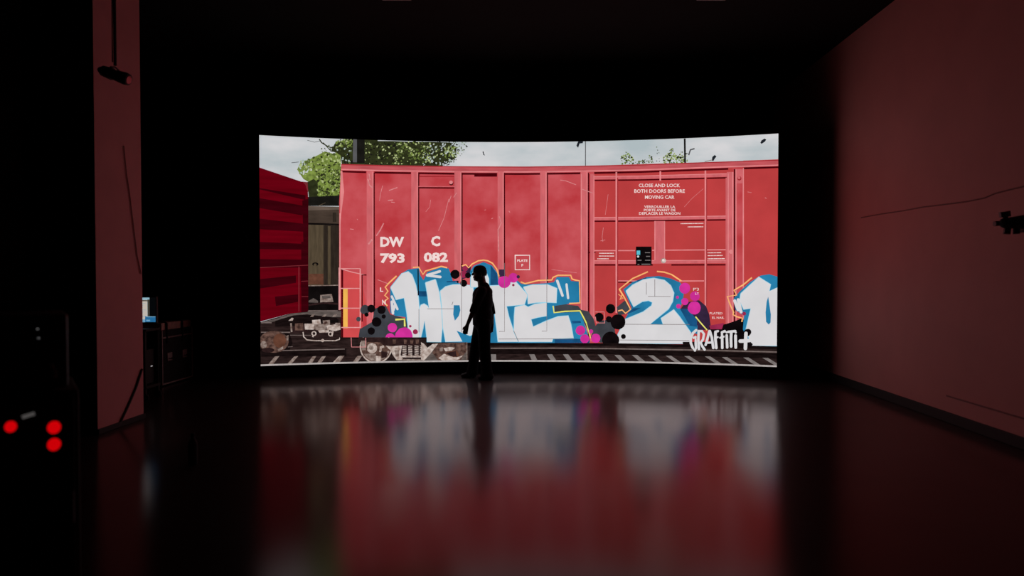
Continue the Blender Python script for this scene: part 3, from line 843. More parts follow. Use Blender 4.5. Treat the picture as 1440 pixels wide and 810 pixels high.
for P in (((957, 314.6), (989, 314.2)), ((967, 319.2), (989, 319)), ((842.5, 356.2), (863, 356.2)), ((842, 360.1), (863.5, 360.1)), ((840, 364), (856, 364)),
          ((995, 355.6), (1014, 355.4)), ((995, 359.6), (1016, 359.3)), ((995, 363.9), (1019, 363.7))):
    tx.line(list(P), 1.1, 'text')
    n = int((P[1][0] - P[0][0]) / 2.2)
    for i in range(n):
        x = P[0][0] + (i + 0.7) * 2.2
        if random.random() < 0.6: tx.line([(x, P[0][1] - 0.7), (x, P[0][1] + 0.7)], 0.5, 'red_rib')
tx.rect(894.2, 346.8, 916.2, 373.6, 'ink')
tx.rect(895.2, 352.4, 900.2, 358.4, 'teal'); tx.circ(897.3, 360.8, 1.5, 'white')
for x0, x1, y in ((907, 914, 355.3), (908.5, 914, 360.6), (896.5, 902, 366), (907, 914.5, 366), (896.5, 899, 371.8), (902, 914.5, 371.6)):
    tx.line([(x0, y), (x1, y)], 1.2, 'sleeper')
tx.build('lettering_picture', display, 'white stencilled car numbers and notices in the picture')

# --- track and running gear
tk = Layer()
tk.poly(K8((30, 765), (330, 680), (495, 662), (810, 645)) + [(480, 474.2), (600, 474.2), (600, 481), (720, 482), (860, 482.4), (1000, 484.6), (1100, 487), (1100, 530), (360, 530)], 'ground')
tk.poly([(433, 437), (480, 437), (480, 446), (433, 446)], 'gravel')
tk.poly(L1((30, 205), (200, 165), (420, 95), (620, 80), (620, 105), (430, 120), (230, 190), (30, 225)), 'gravel')
tk.poly(L1((200, 190), (430, 120), (620, 110), (980, 150), (1000, 210), (560, 250), (400, 260), (200, 260)), 'ground_dark')
tk.line(L1((620, 62), (990, 60)), 1.2, 'rail_dim')
for x in (640, 790, 920): tk.poly(L1((x, 140), (x + 25, 112), (x + 62, 108), (x + 40, 138)), 'steel_mid')
tk.line(L1((20, 213), (155, 214)), 1.4, 'rail_dim'); tk.line(L1((20, 335), (390, 335)), 1.6, 'rail_dim'); tk.line(L1((60, 370), (650, 372)), 0.9, 'rail_dim')
tk.poly(L1((20, 340), (380, 345), (420, 470), (380, 560), (1100, 540), (1100, 640), (20, 640)), 'ground_dark')
tk.line(L1((250, 566), (1080, 546)), 1.3, 'rail_dim'); tk.line(L1((360, 520), (420, 515)), 0.8, 'rail_dim')
tk.poly(L1((390, 265), (560, 230), (640, 250), (620, 340), (390, 335)), 'iron_dark')
tk.poly(L1((450, 225), (550, 215), (560, 310), (450, 310)), 'iron')
# wheel set at the left
tk.circ(*L1((180, 455))[0], 21, 'iron', 15.5); tk.circ(*L1((255, 440))[0], 9, 'rust', 10); tk.circ(*L1((55, 490))[0], 4.5, 'steel_mid', 5); tk.circ(*L1((110, 560))[0], 9, 'iron_dark', 3.4)
tk.poly(L1((230, 550), (300, 510), (300, 545), (240, 570)), 'steel_mid'); tk.poly(L1((340, 380), (370, 370), (365, 440), (345, 430)), 'steel_mid')
tk.poly(L1((365, 190), (410, 150), (432, 155), (420, 188)), 'steel'); tk.line(L1((400, 220), (408, 330)), 2.4, 'steel_mid')
# coupler
for P, m in ((L1((570, 225), (690, 225), (690, 300), (575, 300)), 'steel'), (L1((665, 180), (770, 172), (780, 230), (670, 235)), 'steel'), (L1((690, 235), (840, 225), (840, 305), (740, 310), (690, 295)), 'steel_mid'),
             (L1((800, 185), (890, 178), (895, 260), (810, 265)), 'steel_mid'), (L1((850, 250), (1020, 225), (1028, 300), (960, 320), (850, 300)), 'steel'), (L1((960, 215), (1020, 215), (1020, 250), (960, 245)), 'steel_mid'),
             (L1((740, 310), (880, 305), (880, 335), (760, 340)), 'steel'), (L1((800, 225), (850, 190), (860, 215), (830, 240)), 'iron'), (L1((895, 180), (1000, 170), (1000, 212), (895, 215)), 'black')):
    tk.poly(P, m)
for c in ((690, 350), (900, 355)): tk.ring(*L1(c)[0], 2.8, 1.6, 'steel')
tk.line(L1((680, 375), (675, 395)), 2.2, 'steel'); tk.line(L1((930, 320), (915, 385)), 2.2, 'steel')
tk.line(L1((552, 330), (560, 390), (600, 430), (700, 440), (800, 440), (960, 440), (1010, 425), (1020, 400)), 1.5, 'steel')
tk.circ(*L1((800, 438))[0], 2.2, 'steel')
# sleepers, leaning the other way on either side of the middle
for x0, x1, dx in ((110, 172, 85), (345, 400, 95), (600, 655, 70), (715, 770, 75), (905, 972, 95)):
    tk.poly(L1((x0, 740), (x0 + dx, 640), (x1 + dx - 5, 635), (x1, 738)), 'steel_mid' if x0 < 900 else 'steel')
for x0 in (0, 225): tk.poly(L2((x0, 725), (x0 + 70, 632), (x0 + 130, 630), (x0 + 65, 722)), 'steel_mid')
tk.poly([(600, 481), (720, 482), (860, 482.4), (1000, 484.6), (1100, 487), (1100, 491), (1000, 488.5), (860, 486), (720, 486), (600, 486)], 'ground_dark')
tk.line([(690, 489.6), (780, 489.4), (860, 490), (1000, 492.5), (1100, 495)], 1.8, 'rail_dim')
tk.poly([(690, 491), (860, 491.4), (1100, 497), (1100, 504), (860, 498), (690, 498)], 'ground_dark')
for x, y, dx in ((690, 498, 0), (744, 498, 5), (769, 498, 7), (791.5, 498, 8), (815.5, 498, 9), (840.5, 498.5, 10), (864, 499, 11), (888.5, 499, 13), (911, 499.5, 15), (936, 500, 16), (962, 500.5, 17), (991, 501, 17), (1015, 502, 17), (1045, 502.5, 17), (1072, 503, 18)):
    tk.poly([(x, y), (x + 7.5, y), (x + 8 + dx, y + 11), (x + dx, y + 11)], 'sleeper')
tk.poly([(960, 480.5), (1056, 480.5), (1056, 488), (960, 486)], 'ground_dark')
# wheel truck under the car
tk.rect(478, 474.4, 600, 476, 'black')
wx, wy = L2((530, 520))[0]
tk.poly([(wx + 22.5 * math.cos(a), wy + 22.0 * math.sin(a)) for a in [-0.65 + (PI + 1.3) * i / 30 for i in range(31)]], 'iron', 99)
tk.ring(wx, wy, 22, 1.8, 'steel', -0.65, PI + 0.65, 30)
tk.ring(wx, wy, 18.5, 2.6, 'steel_mid', 0.3, 2.6, 16)
tk.rect(504, 474.6, 560, 481, 'iron_dark')
tk.poly(L2((340, 440), (410, 440), (400, 560), (350, 560)), 'steel_mid')
tk.circ(*L2((480, 535))[0], 7.2, 'steel'); tk.circ(*L2((470, 530))[0], 3.4, 'steel_mid')
tk.poly(L2((380, 605), (530, 605), (540, 700), (470, 690), (410, 650)), 'steel_mid'); tk.poly(L2((530, 630), (590, 640), (590, 700), (530, 705)), 'steel')
tk.line(L2((630, 510), (590, 525), (585, 580)), 3.4, 'steel')
tk.poly(L2((595, 570), (680, 590), (660, 650), (600, 660)), 'iron_dark')
tk.poly(L2((650, 500), (730, 510), (860, 490), (840, 620), (880, 685), (790, 685), (740, 620), (720, 570)), 'steel')
tk.poly(L2((760, 560), (820, 560), (820, 640), (780, 640)), 'steel_mid')
tk.line(L2((215, 400), (220, 520), (400, 520), (400, 405)), 1.0, 'scratch')
tk.poly(L2((560, 410), (1080, 410), (1080, 490), (850, 500), (740, 510), (620, 500)), 'iron_dark')
for x in (740, 880, 960, 1030): tk.poly(L2((x, 425), (x + 45, 425), (x + 35, 480), (x + 5, 480)), 'iron')
for x0 in (862, 936, 1016, 1086):
    tk.poly(L2((x0, 495), (x0 + 55, 495), (x0 + 55, 632), (x0, 632)), 'iron_dark')
    for j in range(6):
        y = 500 + j * 22
        tk.poly(L2((x0 + 2, y), (x0 + 52, y + 5), (x0 + 52, y + 17), (x0 + 2, y + 12)), 'steel')
tk.line(L2((850, 640), (1160, 640)), 2.4, 'steel'); tk.line(L2((860, 680), (1160, 685)), 1.8, 'steel_mid')
tk.poly(L3((110, 370), (150, 390), (190, 440), (260, 390), (330, 385), (240, 500), (160, 600), (110, 590)), 'steel')
tk.poly(L3((150, 600), (260, 480), (330, 590), (330, 600)), 'gravel')
tk.poly(L3((250, 500), (330, 380), (690, 370), (690, 530), (620, 600), (330, 600)), 'iron')
tk.poly(L3((330, 570), (400, 515), (470, 545), (560, 560), (640, 535), (600, 580), (520, 603), (380, 600)), 'steel')
tk.poly(L3((395, 445), (470, 430), (540, 440), (500, 475), (420, 485)), 'steel'); tk.poly(L3((345, 445), (385, 430), (385, 480), (345, 480)), 'steel_mid')
tk.poly(L3((420, 500), (560, 470), (600, 540), (520, 560)), 'rust'); tk.poly(L3((420, 505), (550, 480), (560, 550), (500, 550)), 'iron_dark')
tk.poly(L3((640, 540), (690, 480), (690, 600), (610, 600)), 'gravel')
tk.line(L3((690, 370), (692, 600)), 0.9, 'steel_mid')
# near rail along the foot of the picture
n = 80
k0 = tk.k
for i in range(n):
    a, b = -S_MAX + 2 * S_MAX * i / n, -S_MAX + 2 * S_MAX * (i + 1) / n
    tk.k = k0
    tk.sz_poly([(a, Z0), (b, Z0), (b, Z0 + 0.026), (a, Z0 + 0.026)], 'rail')
tk.build('track_picture', display, 'railway track, wheels and coupler in the picture')

# --- brushed logo
lg = Layer()
lg.circ(*LG((1250, 180))[0], 5.0, 'ink'); lg.circ(*LG((1300, 420))[0], 4.0, 'ink', 2.6)
for P, w in ((LG((215, 130), (150, 190), (105, 290), (105, 390), (140, 480), (188, 540), (212, 490), (205, 390), (200, 270), (165, 285)), 3.6),
             (LG((265, 150), (258, 330), (270, 510)), 3.6), (LG((265, 150), (330, 150), (372, 210), (352, 320), (305, 385), (340, 460), (385, 525)), 3.4),
             (LG((480, 150), (450, 270), (405, 430)), 3.4), (LG((490, 150), (530, 280), (560, 490)), 3.6), (LG((440, 385), (530, 380)), 3.0),
             (LG((605, 165), (602, 300), (622, 490)), 3.8), (LG((605, 165), (655, 150)), 3.2), (LG((600, 295), (650, 272)), 2.8),
             (LG((790, 152), (735, 175), (740, 330), (742, 490)), 3.6), (LG((700, 285), (770, 262)), 2.8),
             (LG((832, 235), (842, 480)), 3.6), (LG((826, 172), (829, 176)), 3.0), (LG((860, 165), (1005, 150)), 3.4), (LG((925, 165), (918, 310), (922, 460)), 3.8),
             (LG((1010, 242), (1015, 480)), 4.0), (LG((1012, 178), (1014, 180)), 3.0), (LG((1222, 195), (1210, 500)), 5.0), (LG((1105, 352), (1200, 350), (1315, 335)), 5.0)):
    lg.line(P, w, 'text' if False else 'white', True)
lg.build('logo_picture', display, 'white brush lettered logo at the lower right of the picture')

for ch in led.children: ch.matrix_parent_inverse = LED_INV

# ------------------------------------------------------------------ the person
P0 = at_y(676, 533, 10.05)
per = empty('person', (P0.x, P0.y, 0))
tag(per, 'person in dark clothes and a peaked cap walking left in front of the screen', 'person')
b = MB()
b.ell((-0.015, 0, 1.665), (0.098, 0.076, 0.112)).ell((-0.055, 0, 1.60), (0.058, 0.056, 0.065)).ell((-0.085, 0, 1.565), (0.026, 0.03, 0.024))
b.capsule((-0.112, 0, 1.672), 0.010, (-0.130, 0, 1.640), 0.016).ell((-0.108, 0, 1.606), (0.014, 0.026, 0.008)).ell((-0.108, 0, 1.594), (0.013, 0.024, 0.009))
b.ell((-0.100, 0, 1.700), (0.02, 0.055, 0.012))
for s in (-1, 1):
    b.ell((0.005, s * 0.077, 1.648), (0.024, 0.010, 0.034)).ell((-0.098, s * 0.03, 1.675), (0.012, 0.014, 0.008))
b.capsule((0.005, 0, 1.60), 0.062, (0.035, 0, 1.42), 0.074)
b.ell((0.035, 0, 1.26), (0.125, 0.175, 0.22)).ell((0.025, 0, 1.06), (0.115, 0.15, 0.18)).ell((0.035, 0, 0.93), (0.12, 0.165, 0.13))
b.capsule((0.035, -0.17, 1.395), 0.06, (0.035, 0.17, 1.395), 0.06)
def hand(b, w, d, palm, spread):
    """palm and five fingers: w wrist, d direction down the hand, palm the way the fingers curl, spread across the knuckles (towards the thumb)"""
    d, palm, spread = Vector(d).normalized(), Vector(palm).normalized(), Vector(spread).normalized()
    w = Vector(w)
    c = w + d * 0.06
    for t in (-1, -0.33, 0.33, 1):
        b.capsule(w + spread * t * 0.014, 0.016, w + d * 0.085 + spread * t * 0.028, 0.0125, 10)
    for t, L in ((1, 0.072), (0.33, 0.082), (-0.33, 0.076), (-1, 0.058)):
        k = w + d * 0.088 + spread * t * 0.031
        p1 = k + (d + palm * 0.25 + spread * t * 0.10).normalized() * L * 0.45
        p2 = p1 + (d + palm * 0.8).normalized() * L * 0.32
        p3 = p2 + (d * 0.7 + palm).normalized() * L * 0.25
        b.capsule(k, 0.0098, p1, 0.0092, 10).capsule(p1, 0.0092, p2, 0.0085, 10).capsule(p2, 0.0085, p3, 0.0075, 10)
    t0 = w + d * 0.028 + spread * 0.022
    t1 = t0 + (d * 0.7 + spread * 0.7 + palm * 0.25).normalized() * 0.042
    t2 = t1 + (d + spread * 0.15 + palm * 0.4).normalized() * 0.032
    b.capsule(t0, 0.014, t1, 0.0115, 10).capsule(t1, 0.0115, t2, 0.009, 10)
NS_ = (0.03, -0.185, 1.385); NE = (-0.10, -0.225, 1.09); NW = (-0.195, -0.225, 0.865)
FS_ = (0.06, 0.185, 1.385); FE = (0.165, 0.225, 1.10); FW = (0.175, 0.225, 0.86)
b.capsule(NS_, 0.052, NE, 0.040).capsule(NE, 0.040, NW, 0.027)
b.capsule(FS_, 0.052, FE, 0.040).capsule(FE, 0.040, FW, 0.027)
hand(b, NW, (-0.28, 0.02, -0.95), (0.25, 0.95, 0), (-0.95, 0.2, 0.2))
hand(b, FW, (-0.22, 0.0, -0.95), (0.3, -0.95, 0), (-0.95, -0.2, 0.2))
# legs: near leg behind, far leg in front
NH, NK, NA = (0.045, -0.095, 0.92), (0.055, -0.10, 0.50), (0.125, -0.10, 0.095)
FH, FK, FA = (0.03, 0.095, 0.92), (-0.085, 0.10, 0.50), (-0.155, 0.10, 0.095)
for H, K, A in ((NH, NK, NA), (FH, FK, FA)):
    b.capsule(H, 0.088, K, 0.058).capsule(K, 0.056, A, 0.040)
    Av = Vector(A)
    b.capsule(Av + Vector((0.03, 0, -0.05)), 0.036, Av + Vector((-0.12, 0, -0.062)), 0.028)
remeshed(b, 'body', M_skin, per, 0.0065, 5)

h = MB()
h.ell((0.005, 0, 1.672), (0.098, 0.083, 0.105))
hr = remeshed(h, 'hair', M_hair, per, 0.012, 2)
# trim hair to the back and sides, above the nape
bm = bmesh.new(); bm.from_mesh(hr.data)
bmesh.ops.delete(bm, geom=[v for v in bm.verts if v.co.z < 1.618 + max(0, 0.35 * (-v.co.x)) or v.co.x < -0.045], context='VERTS')
bm.to_mesh(hr.data); bm.free()
sm = hr.modifiers.new('thick', 'SOLIDIFY'); sm.thickness = 0.008; sm.offset = -1

c = MB()
prof = [(0.104, 0.0), (0.106, 0.018), (0.101, 0.048), (0.086, 0.076), (0.056, 0.096), (0.02, 0.104)]
c.lathe((0, 0, 0), prof, 28)
cap = c.build('cap', M_cap, per, True)
for v in cap.data.vertices: v.co.y *= 0.86
cap.location = (-0.012, 0, 1.684); cap.rotation_euler = (0, -0.05, 0)
br = MB()
N = 14
up = []; dn = []
for i in range(N + 1):
    a = -1.15 + 2.3 * i / N
    inner = Vector((-0.098 * math.cos(a), 0.084 * math.sin(a), 0.002))
    reach = 0.066 * math.cos(a * 1.3) if abs(a * 1.3) < PI / 2 else 0
    outer = inner + Vector((-max(reach, 0.002), 0, 0.004 - 0.10 * abs(inner.y)))
    up.append((br.bm.verts.new(inner + Vector((0, 0, 0.006))), br.bm.verts.new(outer + Vector((0, 0, 0.006)))))
    dn.append((br.bm.verts.new(inner), br.bm.verts.new(outer)))
for i in range(N):
    br.bm.faces.new((up[i][0], up[i][1], up[i + 1][1], up[i + 1][0]))
    br.bm.faces.new((dn[i][0], dn[i + 1][0], dn[i + 1][1], dn[i][1]))
    br.bm.faces.new((up[i][1], dn[i][1], dn[i + 1][1], up[i + 1][1]))
    br.bm.faces.new((up[i][0], up[i + 1][0], dn[i + 1][0], dn[i][0]))
br.bm.faces.new((up[0][0], dn[0][0], dn[0][1], up[0][1])); br.bm.faces.new((up[N][0], up[N][1], dn[N][1], dn[N][0]))
br.build('peak', M_cap, cap)

s = MB()
s.ell((0.03, 0, 1.22), (0.165, 0.21, 0.24)).ell((0.03, 0, 1.315), (0.160, 0.20, 0.15)).ell((0.062, 0, 1.44), (0.085, 0.125, 0.085)).ell((0.045, 0, 1.36), (0.135, 0.19, 0.115)).ell((0.03, 0, 1.02), (0.158, 0.195, 0.20))
s.ell((0.04, 0, 1.42), (0.085, 0.11, 0.07)).ell((0.085, 0, 1.37), (0.105, 0.17, 0.085))
s.cone((0.03, 0, 0.845), (0.03, 0, 1.05), 0.155, 0.158, 28)
s.capsule((0.035, -0.16, 1.385), 0.072, (0.035, 0.16, 1.385), 0.072)
s.capsule(NS_, 0.072, (-0.075, -0.222, 1.14), 0.068).cone((-0.075, -0.222, 1.14), (-0.105, -0.228, 1.05), 0.068, 0.066)
s.capsule(FS_, 0.072, (0.148, 0.222, 1.14), 0.064).cone((0.148, 0.222, 1.14), (0.172, 0.226, 1.0), 0.064, 0.060)
shirt = remeshed(s, 'shirt', M_shirt, per, 0.012, 4)

t = MB()
t.ell((0.03, 0, 0.93), (0.145, 0.185, 0.14)).ell((0.035, 0, 0.86), (0.14, 0.18, 0.12))
t.capsule((0.055, -0.095, 0.88), 0.112, (0.065, -0.10, 0.50), 0.092).capsule((0.065, -0.10, 0.50), 0.092, (0.095, -0.10, 0.16), 0.088)
t.cone((0.095, -0.10, 0.16), (0.105, -0.10, 0.05), 0.092, 0.098)
t.capsule((0.0, 0.095, 0.88), 0.112, (-0.085, 0.10, 0.50), 0.088).capsule((-0.085, 0.10, 0.50), 0.088, (-0.13, 0.10, 0.16), 0.084)
t.cone((-0.13, 0.10, 0.16), (-0.145, 0.10, 0.05), 0.088, 0.094)
remeshed(t, 'trousers', M_trouser, per, 0.012, 5)
for (x, y) in ((0.125, -0.10), (-0.155, 0.10)):
    f = MB()
    f.ell((x + 0.03, y, 0.055), (0.058, 0.046, 0.055)).ell((x - 0.05, y, 0.046), (0.09, 0.047, 0.046)).ell((x - 0.115, y, 0.036), (0.055, 0.046, 0.036))
    sh = remeshed(f, 'shoe', M_shoe, per, 0.008, 3)
    zmin = min(v.co.z for v in sh.data.vertices)
    for v in sh.data.vertices: v.co.z = max(v.co.z - zmin, 0.0) if v.co.z - zmin > 0.004 else 0.0

# ------------------------------------------------------------------ hanging spotlight by the column
yS = 6.4
R0 = at_y(162, 95, yS)
sp = empty('hanging_spotlight', (R0.x, yS, Z_CEIL))
tag(sp, 'dark spotlight hanging on a long drop pole in front of the left column', 'spotlight')
L = R0.z - Z_CEIL
MB().cone((0, 0, 0), (0, 0, L + 0.02), 0.014).cone((0, 0, 0), (0, 0, -0.03), 0.06).build('drop_pole', M_gear, sp, True)
MB().tube([(-0.03, -0.01, 0), (-0.03, -0.015, -0.3), (-0.012, -0.018, -0.7), (-0.016, -0.016, L + 0.05)], 0.006).build('cable', M_cable, sp, True)
hd = Vector((0.33, 0.0, -0.115)).normalized()
hc = Vector((0.0, 0.0, L - 0.075))
m = MB()
m.cone(hc - hd * 0.15, hc + hd * 0.10, 0.036, 0.062, 24).cone(hc + hd * 0.10, hc + hd * 0.14, 0.062, 0.055, 24).cone(hc - hd * 0.17, hc - hd * 0.15, 0.024, 0.036, 24)
for k in range(4): m.cone(hc - hd * (0.13 - k * 0.03), hc - hd * (0.122 - k * 0.03), 0.052 + k * 0.003, 0.052 + k * 0.003, 24)
m.build('lamp_head', M_gear, sp)
MB().cone(hc + hd * 0.138, hc + hd * 0.146, 0.046, 0.040, 24).build('lens', M_glass, sp)
m = MB(); m.tube([hc + Vector((0, -0.075, 0)), hc + Vector((0, -0.07, 0.06)), (0, 0, L + 0.005), hc + Vector((0, 0.07, 0.06)), hc + Vector((0, 0.075, 0))], 0.008)
m.build('yoke', M_gear, sp)

# cable down the column's face
def colface(px, py, out=0.012):
    return on_plane(px, py, CP) + AXN * out
RINV = Matrix.Rotation(-ROOM, 3, 'Z')
def room_tube(pts, r, name, mat):
    o = MB().tube([RINV @ Vector(p) for p in pts], r).build(name, mat)
    o.rotation_euler = (0, 0, ROOM)
    return o
pts = [colface(198.5, 519), colface(190, 545), colface(178, 573), colface(165, 600)]
pe = colface(158, 610); pe.z = 0.012; pts.append(pe)
o = room_tube(pts, 0.011, 'cable', M_cable)
tag(o, 'black cable slanting down the foot of the left column', 'cable')
pts = [colface(173, 205, .008), colface(177, 245, .008), colface(181, 270, .008), colface(187, 320, .008), colface(192, 360, .008), colface(197.5, 385, .008)]
o = room_tube(pts, 0.005, 'cable', M_wallcable)
tag(o, 'thin faint cable running down the upper left column face', 'cable')

# ------------------------------------------------------------------ right wall fittings
def wallp(px, py, out=0.006):
    return on_plane(px, py, WP) - AXN * out
wc = [(1212, 306), (1240, 301), (1270, 296.5), (1300, 291), (1330, 287.5), (1360, 283.5), (1385, 278.5), (1400, 272), (1420, 267), (1445, 261), (1500, 250)]
o = room_tube([wallp(x, y, 0.008) for x, y in wc], 0.007, 'cable', M_wallcable)
tag(o, 'thin wavy cable running high along the right wall', 'cable')
m = MB()
a, b2 = wallp(1332, 556.5, 0), wallp(1520, 612, 0)
LW = (b2 - a).length
o = MB().box((-0.012, -LW, -0.008), (0.0, 0, 0.008), bev=0.002).build('conduit', M_wallcable)
o.location = a; o.rotation_euler = (0, 0, ROOM)
tag(o, 'low straight conduit strip along the right wall above its black baseboard', 'conduit')

W0 = wallp(1437, 313.5, 0.0)
wb = empty('wall_bracket', W0, ROOM)
tag(wb, 'black bracket with clamp knobs mounted on the right wall', 'bracket')
MB().box((-0.02, -0.16, -0.09), (0.0, 0.02, 0.07), bev=0.006).build('wall_plate', M_gear, wb)
MB().capsule((-0.02, -0.07, 0.005), 0.066, (-0.16, -0.03, -0.005), 0.05).build('arm', M_gear, wb, True)
MB().ell((-0.16, -0.02, 0.0), (0.055, 0.05, 0.05)).cone((-0.16, -0.02, 0.03), (-0.165, -0.02, 0.07), 0.02).build('clamp_head', M_gear, wb, True)
for p, q, r in (((-0.165, -0.02, 0.055), (-0.172, -0.02, 0.105), 0.046), ((-0.17, 0.02, 0.0), (-0.235, 0.02, -0.005), 0.024), ((-0.14, -0.02, -0.03), (-0.15, -0.02, -0.105), 0.030), ((-0.07, -0.03, -0.03), (-0.07, -0.03, -0.105), 0.028)):
    m = MB().cone(p, q, r, r, 10)
    m.build('knob', M_plastic, wb)

# ------------------------------------------------------------------ ceiling fittings
for i, (px, lab) in enumerate(((558, 'small pale square ceiling light left of the screen centre'), (1000, 'small pale square ceiling light right of the screen centre'))):
    p = at_y(px, 2.5, 8.12); p.z = Z_CEIL
    cl = empty('ceiling_light', (p.x, p.y - 0.17, Z_CEIL))
    tag(cl, lab, 'ceiling light', 'ceiling lights')
    m = MB()
    for lo, hi in (((-0.18, -0.18, -0.05), (0.18, -0.14, 0)), ((-0.18, 0.14, -0.05), (0.18, 0.18, 0)), ((-0.18, -0.14, -0.05), (-0.14, 0.14, 0)), ((0.14, -0.14, -0.05), (0.18, 0.14, 0))):
        m.box(lo, hi)
    m.build('frame', M_white, cl)
    MB().box((-0.14, -0.14, -0.03), (0.14, 0.14, -0.001)).build('diffuser', M_white, cl)

# ------------------------------------------------------------------ workstation behind the column
yM = 8.5
ct = empty('equipment_cart', (-5.06, 8.37, 0))
tag(ct, 'black two tier equipment cart under the computer monitor behind the column', 'cart')
for z in (0.90, 0.16): MB().box((-0.42, -0.17, z), (0.36, 0.17, z + 0.035), bev=0.006).build('shelf', M_gear, ct)
for x in (-0.39, 0.33):
    for y in (-0.15, 0.15):
        q = MB().box((x - 0.018, y - 0.018, 0.10), (x + 0.018, y + 0.018, 0.90), bev=0.003).build('post', M_gear, ct)
        cq = MB().cone((x, y - 0.014, 0.05), (x, y + 0.014, 0.05), 0.05, 0.05, 20).box((x - 0.02, y - 0.022, 0.05), (x + 0.02, y + 0.022, 0.105), bev=0.004)
        cq.build('caster', M_rubber, ct)
MB().box((-0.42, 0.152, 0.2), (0.36, 0.16, 0.9)).build('back_panel', M_gear, ct)

mo = empty('monitor', (-4.965, 8.44, 0.935))
tag(mo, 'lit computer monitor showing white and blue windows, half hidden by the column', 'monitor')
MB().box((-0.12, -0.09, 0), (0.12, 0.09, 0.012), bev=0.004).cone((0, 0, 0.012), (0, 0, 0.16), 0.02).build('stand', M_plastic, mo)
MB().box((-0.285, -0.02, 0.058), (0.285, 0.02, 0.412), bev=0.005).build('casing', M_plastic, mo)
def em(name, c, st=1.0):
    m = material(name, (0.02, 0.02, 0.02, 1), rough=0.3, noise=0.02, nscale=20, emit=rgb(*c), estr=st * 0.85)
    return m
E_dark, E_white, E_cyan, E_blue, E_grey, E_pale = em('screen night', (6, 8, 10)), em('screen paper', (206, 196, 186)), em('screen bar', (150, 190, 205)), em('screen blue', (40, 110, 160)), em('screen grey', (70, 66, 58)), em('screen pale blue', (120, 170, 200))
m = MB()
m.box((-0.275, -0.0225, 0.072), (0.275, -0.020, 0.402), mi=0)
def scr(x0, z0, x1, z1, mi, k=1): m.box((x0, -0.0225 - 0.0006 * k, z0), (x1, -0.0225, z1), mi=mi)
scr(-0.27, 0.105, 0.194, 0.40, 2)              # open window: pale bar along the top
scr(-0.26, 0.115, 0.166, 0.370, 1, 2)         # the sheet
scr(0.168, 0.15, 0.194, 0.374, 4, 2)          # side strip
scr(-0.25, 0.352, 0.184, 0.366, 4, 3)          # tool bar
for i in range(7): scr(-0.24, 0.32 - i * 0.028, 0.145 - (i % 3) * 0.03, 0.324 - i * 0.028, 5, 3)
scr(0.135, 0.078, 0.272, 0.152, 3, 3); scr(-0.27, 0.076, 0.135, 0.112, 5, 3); scr(0.15, 0.088, 0.20, 0.108, 5, 4)
scr(0.152, 0.142, 0.27, 0.152, 5, 4)
m.build('picture', [E_dark, E_white, E_cyan, E_blue, E_grey, E_pale], mo)
MB().ell((0.075, -0.022, 0.046 + 0.012), (0.008, 0.004, 0.006)).build('power_light', M_whiteled, mo)

pc = empty('computer_tower', (-4.86, 8.36, 0.195))
tag(pc, 'black computer tower with tiny power light on the lower shelf', 'computer')
MB().box((-0.10, -0.13, 0.012), (0.10, 0.14, 0.46), bev=0.008).build('casing', M_gear, pc)
m = MB()
for i in range(5): m.box((-0.085, -0.136, 0.27 + i * 0.034), (0.085, -0.129, 0.293 + i * 0.034), bev=0.002)
m.build('front_panel', M_gear, pc)
for x in (-0.07, 0.07):
    for y in (-0.10, 0.11): MB().cone((x, y, 0), (x, y, 0.014), 0.016, 0.016, 14).build('foot', M_rubber, pc)
MB().ell((0.102, 0.07, 0.235), (0.004, 0.026, 0.008)).build('power_light', M_whiteled, pc)

# road case beside it
rc = empty('flight_case', (-5.42, 9.34, 0), ROOM)
tag(rc, 'black flight case with metal edges, latches and strapped tan lid beside the cart', 'case')
w_, d_, z0_, z1_ = 0.62, 0.80, 0.02, 0.82
MB().box((-w_ / 2, 0, z0_), (w_ / 2, d_, z1_), bev=0.004).build('body', M_case, rc)
MB().box((-w_ / 2 + 0.01, 0.01, z1_), (w_ / 2 - 0.01, d_ - 0.01, z1_ + 0.11), bev=0.012).build('lid', M_lid, rc)
for y in (0.11, 0.52):
    MB().tube([(w_ / 2 + 0.008, y, 0.62), (w_ / 2 + 0.008, y, z1_ + 0.10), (w_ / 2 - 0.02, y, z1_ + 0.118), (-w_ / 2 + 0.02, y, z1_ + 0.118), (-w_ / 2 - 0.008, y, z1_ + 0.1)], 0.014).build('strap', M_rubber, rc)
m = MB()
for x in (-w_ / 2, w_ / 2):
    for y in (0, d_): m.box((x - 0.010, y - 0.010, z0_), (x + 0.010, y + 0.010, z1_), bev=0.003)
for z in (z0_, 0.70):
    for y in (0, d_): m.box((-w_ / 2, y - 0.008, z), (w_ / 2, y + 0.008, z + 0.022), bev=0.003)
    for x in (-w_ / 2, w_ / 2): m.box((x - 0.008, 0, z), (x + 0.008, d_, z + 0.022), bev=0.003)
m.build('edge_trim', M_metal, rc)
for y in (0.18, 0.58):
    lt = MB().box((w_ / 2, y - 0.06, 0.36), (w_ / 2 + 0.014, y + 0.06, 0.48), bev=0.004).build('latch', M_metal, rc)
    MB().tube([(w_ / 2 + 0.014, y - 0.035, 0.40), (w_ / 2 + 0.04, y - 0.02, 0.39), (w_ / 2 + 0.04, y + 0.02, 0.39), (w_ / 2 + 0.014, y + 0.035, 0.40)], 0.006).build('latch_handle', M_gear, lt)
for x in (-0.25, 0.25):
    for y in (0.08, 0.72): MB().ell((x, y, 0.011), (0.02, 0.02, 0.011), u=12, v=8).build('foot', M_rubber, rc)

